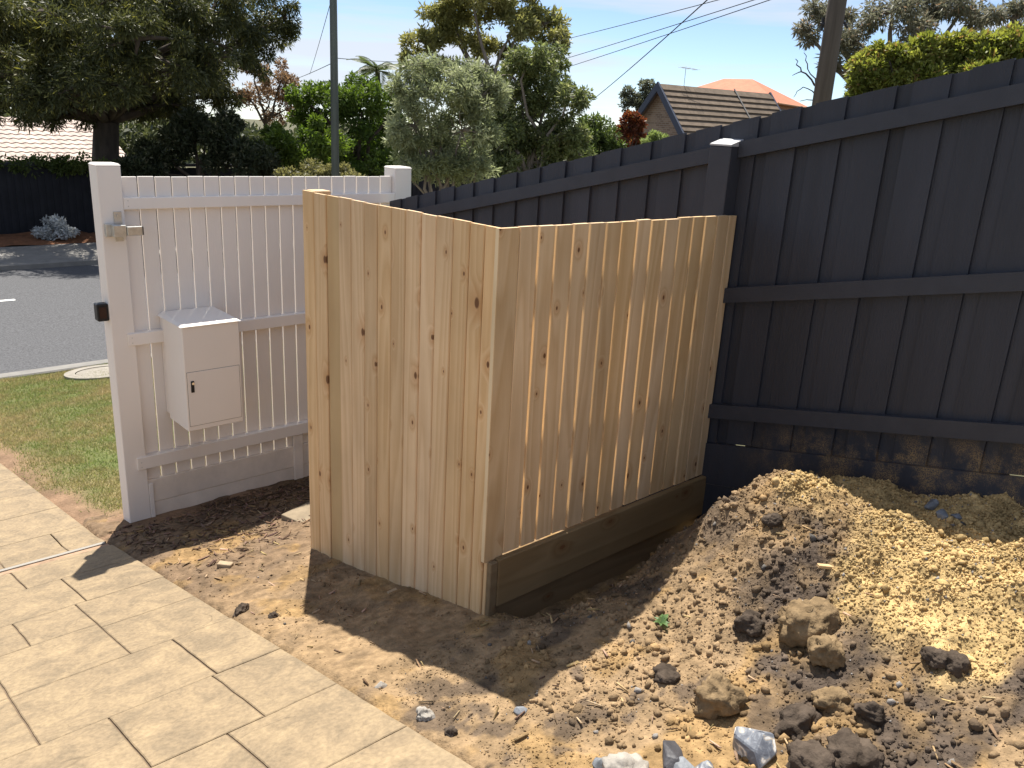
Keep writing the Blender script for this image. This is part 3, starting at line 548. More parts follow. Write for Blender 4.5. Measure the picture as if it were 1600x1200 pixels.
# parcel box hung on the pickets
pb = empty('parcel_box', (2.12, 5.43, -.53), 'pale beige wall mounted parcel box with a locked lower door on white pickets', 'parcel box')
bx0, bx1, by0, by1, bz0, bz1 = 1.932, 2.318, 5.226, 5.640, -.535, .185
MB().box(bx0, bx1, by0, by1 - .082, bz0, bz1, .005).build('body', M['box'], pb)
MB().box(bx0 + .01, bx1 - .01, by1 - .081, by1, bz0 + .02, bz1 + .004, .003).build('back_plate', M['box'], pb)
e = .012
MB().hexa([(bx0 - e, by0 - e, bz1 + .0015), (bx1 + e, by0 - e, bz1 + .0015), (bx1 + e, by1 - .01, bz1 + .0015), (bx0 - e, by1 - .01, bz1 + .0015),
           (bx0 + .004, by0 + .002, bz1 + .012), (bx1 - .004, by0 + .002, bz1 + .012), (bx1 - .004, by1 - .01, bz1 + .022), (bx0 + .03, by1 - .01, bz1 + .022)]).build('lid', M['box'], pb)
MB().box(bx0 + .012, bx1 - .012, by0 - .0008, by0 + .006, -.500, -.121, .0).build('door_seam', M['seam'], pb)
dr = MB().box(bx0 + .0145, bx1 - .0145, by0 - .0035, by0 + .004, -.4975, -.1235, .0015).build('door', M['box'], pb)
MB().box(bx0 + .034, bx0 + .056, by0 - .009, by0 - .004, -.262, -.182, .002).build('lock_plate', M['black'], dr)
MB().tube([(bx0 + .046, by0 - .0092, -.198), (bx0 + .046, by0 - .017, -.198)], .0085, 14).build('key_lock', M['chrome'], dr)

# gate keeper and photo eye on the post
gk = empty('gate_keeper', (1.71, YW - .02, .78), 'galvanised steel gate keeper bracket bolted to the white post', 'gate latch')
MB().box(1.694, 1.742, YW - .0075, YW - .0005, .700, .888, .001).build('back_plate', M['galv'], gk)
MB().tube([(1.718, YW - .0078, .862), (1.718, YW - .016, .862)], .010, 6).build('bolt', M['galv'], gk)
MB().box(1.632, 1.688, YW - .040, YW - .001, .735, .815, .002).build('bracket', M['galv'], gk)
MB().box(1.660, 1.738, YW - .092, YW - .0405, .738, .812, .003).build('bracket', M['galv'], gk)
arm = MB().box(1.7385, 1.832, YW - .105, YW - .045, .745, .803, .003).build('arm', M['galv'], gk)
MB().box(1.8325, 1.838, YW - .103, YW - .047, .747, .801, .001).build('end_cap', M['black'], arm)
pe = empty('photo_eye', (1.58, YW + .05, .2), 'small black gate sensor box on the side of the white post', 'sensor')
MB().box(1.548, 1.617, YW + .018, YW + .088, .185, .300, .006).build('housing', M['black'], pe)
MB().box(1.560, 1.602, YW + .0145, YW + .0175, .205, .280, .0).build('lens_window', M['lens'], pe)

# ------------------------------------------------------------------ charcoal boundary fence, following the fall of the land
FX = 3.727
df = empty('charcoal_paling_fence', (FX, 2.4, float(G(2.4))), 'tall charcoal painted lapped paling fence stepping down the slope', 'fence')
def slope_box(name, x0, x1, ya, yb, zt, zb, m, par, jit=0.0):      # ends vertical, top and bottom parallel to the fall
    j = random.uniform(-jit, jit)
    return MB().hexa([(x0, ya, zb - SL * ya), (x1, ya, zb - SL * ya), (x1, yb, zb - SL * yb), (x0, yb, zb - SL * yb), (x0, ya, zt - SL * ya + j), (x1, ya, zt - SL * ya + j), (x1, yb, zt - SL * yb + j), (x0, yb, zt - SL * yb + j)]).build(name, m, par)
L0 = 2.120
for k in range(-15, 17):
    y = L0 + .2165 * k
    if y < -1.3 or y > 5.42: continue
    w = random.uniform(-.004, .004)
    slope_box('paling', FX - .005, FX + .009, y + w, y + .1475 + w, 2.176, (.4712 if random.random() < .10 else .455), M['char'], df, .004)
    slope_box('paling', FX + .010, FX + .024, y - .110 + w, y + .040 + w, 2.172, (.4712 if random.random() < .10 else .455), M['char'], df, .004)
for zt in (2.070, 1.334, .697):
    for (ya, yb_) in ((-1.4, 2.405), (2.532, 5.2)):
        slope_box('rail', FX - .046, FX - .006, ya, yb_, zt, zt - .078, M['charpost'], df)
slope_box('plinth_board', FX - .030, FX - .006, -1.4, 5.3, .468, .23, M['char'], df)
slope_box('plinth_board', FX - .026, FX - .004, -1.4, 5.3, .226, -.05, M['char'], df)
for yp in (2.47, -.12):
    z = 2.09 - SL * yp
    p = MB().box(FX - .106, FX - .0065 - .0, yp - .0625, yp + .0625, z - 2.6, z - .031, .004).build('post', M['charpost'], df)
    MB().hexa([(FX - .107, yp - .0635, z - .030), (FX - .006, yp - .0635, z - .030), (FX - .006, yp + .0635, z - .030), (FX - .107, yp + .0635, z - .030), (FX - .107, yp - .0635, z - .022), (FX - .006, yp - .0635, z + .006), (FX - .006, yp + .0635, z + .006), (FX - .107, yp + .0635, z - .022)]).build('post_top', mat('post_top_glare', (.42, .42, .43), .6), p)  # pale grey top paints in the sun glare on the charcoal paint

# ------------------------------------------------------------------ planting
def gl(y): return float(G(y)) if y < 20 else -1.9
def px2m(u, v, dist): d = ray(u, v); return dist / math.hypot(d[0], d[1]) / F       # metres per pixel
def crown(name, par, blobs, n, Lf, Wf, cols, m, sub=7, droop=0.0, subr=.40, shell=.55, jit=.25):
    """leaf-shaped faces gathered in small clumps through the blobs' volume"""
    B = np.array(blobs, float); w = B[:, 3] * B[:, 5]; C = []
    for b in B:
        d = rng.normal(size=(sub, 3)); d /= np.linalg.norm(d, axis=1)[:, None]; r = rng.uniform(shell, 1.0, (sub, 1))
        C.append(np.concatenate([b[:3] + d * r * b[3:6] * (1 - subr * .6), np.repeat(b[3:6].mean() * subr * rng.uniform(.7, 1.3, (sub, 1)), 1, 1), rng.random((sub, 1))], 1))
    C = np.concatenate(C); ww = np.repeat(w, sub) * rng.uniform(.5, 1.5, len(C)); k = rng.choice(len(C), n, p=ww / ww.sum())
    q = rng.normal(size=(n, 3)); q /= np.linalg.norm(q, axis=1)[:, None]; q *= (rng.random((n, 1)) ** .45) * C[k, 3:4] * np.array([1, 1, .8])
    P = C[k, :3] + q
    a = q / (np.linalg.norm(q, axis=1)[:, None] + 1e-6) + rng.normal(0, .9, (n, 3)); a[:, 2] -= droop; a /= np.linalg.norm(a, axis=1)[:, None]
    s = np.cross(a, rng.normal(size=(n, 3))); s /= np.linalg.norm(s, axis=1)[:, None] + 1e-6
    ln = (Lf * rng.uniform(.6, 1.4, n))[:, None]; wd = (Wf * rng.uniform(.7, 1.3, n))[:, None]
    V = np.stack([P, P + a * ln * .5 + s * wd * .5, P + a * ln, P + a * ln * .5 - s * wd * .5], 1).reshape(-1, 3)
    c0, c1 = np.array(cols[0]), np.array(cols[1]); t = np.clip(C[k, 4:5] * .6 + rng.random((n, 1)) * .5 - .05, 0, 1)
    c = (c0 * (1 - t) + c1 * t) * rng.uniform(1 - jit, 1 + jit, (n, 1))
    if len(cols) > 2: o = rng.random(n) < .08; c[o] = np.array(cols[2]) * rng.uniform(.7, 1.3, (o.sum(), 1))
    return link(name, fastmesh(name, V, np.arange(4 * n).reshape(-1, 4), np.repeat(c, 4, 0)), m, par), C
def limb(mb, a, b, r0, r1, wob=.06, n=5):
    a, b = Vector(a), Vector(b); ln = (b - a).length; pts = [a]; 
    for i in range(1, n):
        t = i / n; pts.append(a.lerp(b, t) + Vector((random.gauss(0, 1), random.gauss(0, 1), random.gauss(0, .5) + .9 * math.sin(t * 3.14))) * ln * wob * .6)
    pts.append(b); mb.tube(pts, [r0 + (r1 - r0) * i / n for i in range(n + 1)], 6)
def tree(name, label, cat, foot, dist, blobs, n, Lf, Wf, cols, group=None, m='leaf', bark='bark', tr=.12, twigs=0.0, droop=0.0, sub=7, subr=.40, fork=.55, part='crown', low=None):
    """foot: pixel the stem passes through; blobs in pixels (u, v, ru, rv[, extra distance])"""
    W = []
    for b in blobs:
        dd = dist + (b[4] if len(b) > 4 else random.uniform(-1, 1) * b[2] * px2m(b[0], b[1], dist) * .7)
        p = at(b[0], b[1], dd); s = px2m(b[0], b[1], dd); W.append((*p, b[2] * s, (b[2] + b[3]) * .5 * s, b[3] * s))
    f = at(foot[0], foot[1], dist); f[2] = gl(f[1]) - .05
    e = empty(name, f, label, cat, group); c, C = crown(part, e, W, n, Lf, Wf, cols, M[m], sub, droop, subr)
    mb = MB(); zc = np.mean([w[2] for w in W]); top = Vector((f[0], f[1], f[2] + (zc - f[2]) * fork))
    mb.tube([f, Vector(f).lerp(top, .35) + Vector((random.gauss(0, tr * .5), random.gauss(0, tr * .5), 0)), top], [tr * 1.25, tr, tr * .85], 9)
    for w in W[:30]:
        limb(mb, top, w[:3], min(tr * .6, .15), min(tr * .16, .04))
    if twigs:
        for k, q in enumerate(C):
            if random.random() < twigs:
                w = W[k // sub]; limb(mb, w[:3], q[:3], tr * .17, tr * .05, .1, 3)
    mb.build('trunk', M[bark], e, smooth=True)
    return e

tree('dark_tree', 'huge dark drooping evergreen with a thick trunk behind the black street fence', 'tree', (170, 225), 27.5,
     [(60, 90, 120, 80), (200, 70, 130, 80), (320, 60, 95, 62), (400, 50, 62, 45), (150, -70, 220, 90), (-90, 70, 140, 110), (30, 160, 80, 40), (225, 150, 80, 42), (320, 120, 75, 38), (110, 165, 55, 40), (370, -30, 90, 50), (445, 25, 30, 38), (395, 95, 45, 25), (-30, -40, 160, 90), (290, 165, 45, 25), (90, 30, 90, 60), (250, 10, 110, 60), (150, 110, 70, 60), (60, 20, 110, 50, -4.5), (220, 0, 120, 50, -4.5), (-70, 40, 120, 60, -4.5), (330, 20, 80, 45, -4), (110, 90, 80, 50, -3.5), (20, 120, 70, 50, -3), (190, 120, 60, 45, -2.5), (240, 165, 60, 28), (70, 185, 50, 20), (345, 150, 45, 22), (150, 125, 90, 55, -5), (270, 105, 85, 50, -4.5), (50, 150, 60, 34, -4.5), (215, 60, 90, 50, -5.5), (330, 90, 60, 36, -4)],
     225000, .16, .034, ((.04, .048, .02), (.10, .105, .036), (.22, .21, .06)), m='leafdark', tr=.40, twigs=.5, droop=.8, sub=12, subr=.36, fork=.62)  # lighter olive leaf tones stand in for sunlit patches of the crown
tree('dark_shrub', 'dense dark green shrub rising behind the white pickets beside the big tree', 'shrub', (310, 262), 25.3,
     [(255, 240, 50, 40), (320, 225, 65, 48), (385, 245, 48, 36), (295, 200, 45, 26), (225, 262, 40, 26), (350, 195, 40, 25), (410, 262, 30, 25)],
     24000, .15, .05, ((.028, .036, .018), (.06, .072, .036), (.13, .13, .08)), m='leafdark', tr=.12, sub=9)
tree('green_bush', 'lower rounded bright green bush in front of the taller bright bush', 'shrub', (465, 262), 26.2,
     [(462, 228, 52, 40), (505, 212, 38, 36), (432, 250, 40, 30), (485, 258, 50, 28), (425, 215, 25, 22)], 17000, .13, .06, ((.065, .105, .022), (.15, .205, .042)), tr=.1, sub=9)
tree('tall_green_bush', 'taller bright green leafy bush behind the slim power pole', 'shrub', (560, 262), 29.5,
     [(500, 160, 52, 34), (565, 175, 62, 48), (605, 225, 55, 50), (545, 235, 60, 46), (615, 165, 28, 28), (470, 150, 28, 24), (480, 188, 38, 28), (560, 140, 40, 20), (590, 270, 60, 30)],
     26000, .14, .065, ((.052, .088, .02), (.135, .19, .04)), tr=.14, sub=10)
tree('brown_tree', 'thin half bare tree with sparse brown leaves behind the bushes', 'tree', (415, 200), 37,
     [(398, 112, 36, 24), (445, 118, 32, 30), (420, 150, 40, 24), (378, 142, 24, 24), (455, 165, 22, 20), (428, 178, 30, 14)], 4200, .16, .06, ((.17, .11, .065), (.25, .17, .105)), tr=.10, twigs=.9, bark='bark', fork=.7)
tree('yellow_shrub', 'low pale yellowish shrub at the foot of the slim power pole', 'shrub', (500, 278), 22.6,
     [(500, 272, 65, 19), (455, 282, 40, 14), (545, 274, 34, 17), (500, 300, 70, 25)], 9000, .10, .04, ((.13, .125, .05), (.25, .235, .11)), tr=.07)
tree('silver_tree', 'silvery grey leaved small tree beyond the end of the white fence', 'tree', (690, 300), 14.2,
     [(690, 140, 70, 46), (650, 195, 56, 56), (722, 205, 60, 60), (680, 250, 70, 45), (752, 150, 46, 54), (632, 140, 34, 34), (745, 262, 48, 36), (640, 265, 40, 36), (665, 108, 46, 24), (725, 110, 40, 26)],
     27000, .095, .024, ((.16, .185, .09), (.31, .33, .20)), bark='gumbark', tr=.06, twigs=1.0, droop=.3, sub=16, subr=.27, fork=.45)
tree('tall_gum', 'tall gum with layered olive yellow canopy tiers and forking pale limbs', 'tree', (775, 270), 31,
     [(705, 18, 66, 26), (780, 8, 76, 30), (848, 38, 46, 30), (660, 66, 42, 19), (705, 50, 48, 18), (752, 72, 46, 17), (812, 42, 42, 24), (874, 60, 26, 20), (640, 90, 22, 12), (795, 84, 30, 14), (730, -22, 85, 22), (690, 102, 34, 12), (858, 92, 30, 16), (830, -20, 60, 24), (740, 120, 50, 22), (660, 110, 26, 14)],
     30000, .19, .06, ((.16, .17, .065), (.32, .30, .115)), bark='gumbark', tr=.16, twigs=.9, sub=20, subr=.26, fork=.55)
tree('mid_green_tree', 'rounded olive green tree standing in front of the tall gum', 'tree', (835, 270), 19,
     [(800, 118, 50, 42), (852, 110, 50, 42), (886, 155, 34, 42), (830, 185, 62, 52), (788, 222, 48, 50), (875, 212, 42, 46), (840, 252, 66, 40), (775, 165, 40, 44), (905, 235, 26, 32), (790, 268, 54, 28), (765, 215, 36, 50), (830, 90, 40, 24)],
     34000, .11, .040, ((.085, .105, .042), (.19, .215, .085), (.26, .26, .13)), bark='gumbark', tr=.11, twigs=.7, droop=.3, sub=18, subr=.27)
tree('green_shrub', 'plain green shrub showing above the charcoal fence beside the rounded tree', 'shrub', (932, 235), 27,
     [(938, 205, 34, 30), (915, 218, 28, 28), (960, 222, 22, 20), (930, 248, 45, 22)], 9000, .12, .05, ((.06, .085, .025), (.13, .165, .05)), tr=.08)
tree('red_shrub', 'red brown leaved shrub below the brick gable', 'shrub', (988, 225), 31,
     [(988, 190, 19, 20), (976, 207, 18, 18), (1000, 208, 14, 16), (985, 225, 22, 15)], 5000, .13, .06, ((.10, .032, .02), (.21, .075, .035), (.16, .14, .05)), tr=.07)
tree('pale_shrub', 'small pale green shrub at the foot of the brick gable', 'shrub', (1024, 225), 24,
     [(1022, 214, 13, 8), (1036, 218, 9, 6), (1012, 222, 12, 8)], 1800, .09, .03, ((.18, .23, .08), (.27, .32, .12)), tr=.04)
tree('slender_gum', 'slight grey green gum beside the peak of the brick gable', 'tree', (1000, 200), 46,
     [(988, 150, 16, 15), (1010, 134, 13, 15), (1000, 165, 20, 12), (978, 165, 10, 10), (1016, 148, 9, 9)], 2600, .22, .07, ((.075, .085, .055), (.14, .145, .095)), tr=.1, twigs=.6, bark='gumbark', fork=.7)
tree('spreading_gum', 'open grey green gum spreading behind the clipped hedge and thick pole', 'tree', (1420, 120), 19.5,
     [(1290, 28, 55, 32), (1395, 18, 75, 30), (1500, 22, 75, 34), (1585, 30, 60, 42), (1262, 52, 32, 22), (1335, 62, 44, 30), (1345, 108, 22, 38), (1450, -25, 120, 26), (1300, 92, 20, 24), (1440, 55, 60, 25), (1545, 65, 60, 26)],
     21000, .12, .03, ((.10, .105, .07), (.21, .20, .145), (.28, .20, .13)), bark='gumbark', tr=.17, twigs=.9, droop=.6, sub=9, subr=.36, fork=.62)
tree('clipped_hedge', 'clipped yellow green hedge rising above the charcoal fence', 'hedge', (1470, 140), 8.6,
     [(u, 98 - .13 * (u - 1370) + q, 32, 32) for u in range(1360, 1720, 30) for q in (0, 34, 70)] + [(1345, 120, 20, 26), (1342, 148, 20, 24)],
     95000, .046, .020, ((.14, .17, .035), (.30, .31, .085), (.25, .17, .07)), tr=.05, sub=10, subr=.40)
tree('silver_plant', 'low mound of silver leaved plant in the red mulch bed', 'plant', (85, 372), 23.6,
     [(85, 352, 22, 14), (65, 362, 18, 9), (105, 362, 18, 9), (85, 366, 26, 8)], 2600, .08, .04, ((.34, .36, .36), (.55, .57, .58)), m='leafdark', tr=.02)
cf = empty('creeper', at(70, 262, 25.2), 'green creeper spilling over the top of the black street fence', 'creeper')
crown('foliage', cf, [(*at(u, v, 25.4), 1.0, .5, .16) for u, v in ((20, 257), (60, 255), (100, 257), (140, 258))], 3000, .10, .05, ((.05, .075, .02), (.14, .18, .05)), M['leaf'], 10, .4)
MB().tube([at(-20, 275, 25.6), at(40, 262, 25.6), at(100, 260, 25.6), at(150, 262, 25.6)], .03, 6).build('stem', M['bark'], cf)
# far belt of trees that reads as one mass
fb = []
for u in range(-350, 1750, 45):
    for q in range(2): fb.append((*at(u + random.uniform(-20, 20), 225 + .045 * (u - 300) + random.uniform(-22, 14), random.uniform(62, 80)), random.uniform(2.4, 4.2), 3, random.uniform(1.4, 2.8)))
    fb.append((*at(u, 262 + .045 * (u - 300), 66), 3.5, 3, 3))
o, _ = crown('far_treeline', None, fb, 60000, .55, .26, ((.035, .045, .02), (.10, .11, .045)), M['leafdark'], 6)
tag(o, 'distant belt of mixed trees seen between the nearer shrubs', 'trees', kind='stuff')

# palm
def palm():
    d = 36; hd = Vector(at(590, 112, d)); f = at(590, 262, d); z0 = gl(f[1])
    e = empty('palm_tree', (hd.x, hd.y, z0), 'small palm with arching feathery fronds behind the bright bushes', 'palm')
    MB().tube([(hd.x, hd.y, z0 - .05), (hd.x + .05, hd.y, (z0 + hd.z) / 2), hd], [.16, .13, .10], 9).build('trunk', M['bark'], e, smooth=True)
    for i in range(15):
        a = 2 * math.pi * i / 15 + random.uniform(-.2, .2); el = random.uniform(.15, 1.25); ln = random.uniform(1.1, 1.6); mb = MB(); pts = []
        for k in range(9):
            t = k / 8; r = ln * t * math.cos(el * (1 - .5 * t)); z = ln * t * math.sin(el) - 1.1 * t * t * (1.25 - el * .5)
            pts.append(hd + Vector((math.cos(a) * r, math.sin(a) * r, z)))
        mb.tube(pts, [.022 * (1 - .8 * k / 8) for k in range(9)], 4); side = Vector((-math.sin(a), math.cos(a), 0))
        V = []; 
        for k in range(36):
            t = .12 + .86 * k / 35; q = t * 8; i0 = min(int(q), 7); p = pts[i0].lerp(pts[i0 + 1], q - i0); tg = (pts[i0 + 1] - pts[i0]).normalized()
            for sg in (-1, 1):
                l_ = .42 * math.sin(min(1, t * 1.15) * 2.7 + .25); dirv = (side * sg + tg * .6 + Vector((0, 0, -.45))).normalized() * l_; V.append((p, p + dirv * .5 + tg * .022, p + dirv, p + dirv * .5 - tg * .022))
        for v in V: mb.add(v, [(0, 1, 2, 3)])
        o = mb.build('frond', None, e); me = o.data; at_ = me.color_attributes.new('Col', 'FLOAT_COLOR', 'POINT'); cc = np.ones((len(me.vertices), 4), np.float32); cc[:, :3] = np.array([.075, .095, .035]) * random.uniform(.7, 1.5); at_.data.foreach_set('color', cc.ravel()); me.materials.append(M['leaf'])
palm()
def dead():
    f = Vector(at(1283, 170, 21)); z0 = gl(f[1]); e = empty('dead_tree', (f.x, f.y, z0), 'bare dead branches poking up beside the thick power pole', 'tree')
    mb = MB(); top = Vector(at(1281, 140, 21)); mb.tube([(f.x, f.y, z0 - .05), top], [.09, .04], 7)
    for (a, b, r) in (((1281, 140), (1252, 112), .03), ((1252, 112), (1243, 92), .018), ((1252, 112), (1238, 118), .014), ((1281, 140), (1262, 108), .022), ((1262, 108), (1256, 82), .014), ((1281, 150), (1255, 136), .018), ((1255, 136), (1240, 152), .012), ((1281, 158), (1250, 158), .014)):
        limb(mb, at(*a, 21), at(*b, 21), r, r * .5, .08, 4)
    mb.build('branches', M['bark'], e)
dead()

# ------------------------------------------------------------------ poles and wires
def pole(label, u, vb, dist, r, mkey):
    p = at(u, vb, dist); z0 = gl(p[1]); e = empty('power_pole', (p[0], p[1], z0), label, 'power pole')
    MB().tube([(p[0], p[1], z0 - .1), (p[0], p[1], z0 + 4), (p[0], p[1], z0 + 9.2)], [r * 1.08, r, r * .86], 20).build('shaft', M[mkey], e, smooth=True)
    MB().box(p[0] - .9, p[0] + .9, p[1] - .05, p[1] + .05, z0 + 8.6, z0 + 8.72, .005).build('crossarm', M['polewood'], e)
    return e, p
e1, p1 = pole('slim greenish timber power pole across the road', 524, 270, 22.0, .095, 'polegreen')
e2, p2 = pole('thick weathered timber power pole behind the charcoal fence', 1290, 120, 14.0, .135, 'polewood')
q = at(1292, 38, 14.0); a = Vector((p2[0], p2[1], q[2]))
rt = Vector((math.cos(math.atan2(p2[0], p2[1])), -math.sin(math.atan2(p2[0], p2[1])), 0))
MB().tube([a - rt * .19, a - rt * .13], [.03, .03], 8).build('step_bolt', M['wire'], e2); MB().tube([a - rt * .16 + Vector((0, 0, -.09)), a - rt * .16 + Vector((0, 0, .09))], .022, 8).build('bracket', M['wire'], e2)
MB().tube([a + rt * .12 + Vector((0, 0, .05)), a + rt * .20 + Vector((0, 0, -.05))], .018, 8).build('step_bolt', M['wire'], e2)
def wire(a, b, sag, label, r=.008, group=None):
    a, b = Vector(at(*a)), Vector(at(*b)); n = 26; mb = MB()
    mb.tube([a.lerp(b, i / n) - Vector((0, 0, sag * 4 * (i / n) * (1 - i / n))) for i in range(n + 1)], r, 5)
    return tag(mb.build('power_line', M['wire']), label, 'power line', group)
wire((700, 102, 46), (1330, -56, 14), .10, 'uppermost of the three cables running to the thick pole')
wire((700, 142, 46), (1333, -50, 14), .10, 'middle of the three cables running to the thick pole')
wire((700, 160, 46), (1337, -46, 14), .10, 'lowest of the three cables running to the thick pole')
wire((880, 190, 36), (1190, -78, 12), .12, 'steep service cable crossing the three other cables', .010)
wire((523, -20, 22), (484, 116, 42), .05, 'thin cable slanting down and away from the slim pole', .009)
wire((520, 98, 22), (440, 130, 44), .05, 'thin cable leaving the slim pole towards the brown tree', .009)
wire((527, 91, 22), (660, 96, 46), .05, 'thin level cable leaving the slim pole towards the palm', .009)

# ------------------------------------------------------------------ black fence over the road
bf = empty('black_street_fence', (4, 24.7, -1.86), 'long black paling fence behind the mulch bed across the road', 'fence')
BFT = float(ony(70, 261, 24.7)[2]); mb = MB(); k = 0; x = -26.0
while x < 46:
    mb.box(x, x + .10, 24.7 + (k % 2) * .016, 24.72 + (k % 2) * .016, -2.0, BFT + random.uniform(-.01, .01)); x += .088; k += 1
o = mb.build('palings', mat('black_fence_paint', (.014, .015, .020), .7, var=.3, vscale=3), bf); o['kind'] = 'stuff'
for zr in (-1.5, -.7, -.15): MB().box(-26, 46, 24.74, 24.79, zr, zr + .08).build('rail', M['charpost'], bf)

# ------------------------------------------------------------------ houses
def house_tile():
    yE = 33.0; pe_ = ony(205, 255, yE); x1 = pe_[0]; zE = pe_[2]; cols_, rws = 27, 10; gw, gr = .30, .335; pitch = R(24); x0 = x1 - cols_ * gw
    e = empty('tiled_house', ((x0 + x1) / 2, yE + 4, -1.9), 'house with a cream tiled roof behind the dark tree', 'house')
    MB().box(x0 + .3, x1 - .3, yE + .5, yE + 8, -1.95, zE - .02).build('wall', M['wallc'], e)
    rl = rws * gr + .1; dy, dz = rl * math.cos(pitch), rl * math.sin(pitch)
    roof = MB().hexa([(x0, yE + .02, zE - .12), (x1, yE + .02, zE - .12), (x1, yE + 8.5, zE - .12), (x0, yE + 8.5, zE - .12), (x0, yE, zE - .03), (x1, yE, zE - .03), (x1, yE + dy, zE + dz - .03), (x0, yE + dy, zE + dz - .03)]).build('roof', M['wallc'], e)
    MB().hexa([(x0, yE + dy, zE + dz - .03), (x1, yE + dy, zE + dz - .03), (x1, yE + 8.5, zE - .12), (x0, yE + 8.5, zE - .12), (x0, yE + dy, zE + dz), (x1, yE + dy, zE + dz), (x1, yE + 8.5, zE), (x0, yE + 8.5, zE)]).build('back_slope', M['tile'], e)
    MB().box(x0, x1, yE - .14, yE - .02, zE - .16, zE - .04, .01).build('gutter', M['conc'], e)
    # one roll tile, shared by all
    mb = MB(); nx = 6; V = []
    for j, (s, zz) in enumerate(((0, .045), (gr + .05, .012))):
        for i in range(nx + 1):
            t = i / nx; V.append((t * gw, s * math.cos(pitch), s * math.sin(pitch) + zz + .035 * math.sin(math.pi * t) ** 2))
    V += [(p[0], p[1], p[2] - .03) for p in V[:nx + 1]]; n1 = nx + 1
    mb.add(V, [(i, i + 1, n1 + i + 1, n1 + i) for i in range(nx)] + [(2 * n1 + i, 2 * n1 + i + 1, i + 1, i) for i in range(nx)])
    me = mb.mesh('tile'); me.materials.append(M['tile'])
    for r in range(rws):
        for c_ in range(cols_):
            o = link('tile', me, None, roof); o.matrix_parent_inverse = Matrix(); o.location = (x0 + c_ * gw, yE - .05 + r * gr * math.cos(pitch), zE - .01 + r * gr * math.sin(pitch))
house_tile()
def frame_at(u, v, dist):
    p = Vector(at(u, v, dist)); th = math.atan2(p.x, p.y); return p, Vector((math.cos(th), -math.sin(th), 0)), Vector((math.sin(th), math.cos(th), 0))
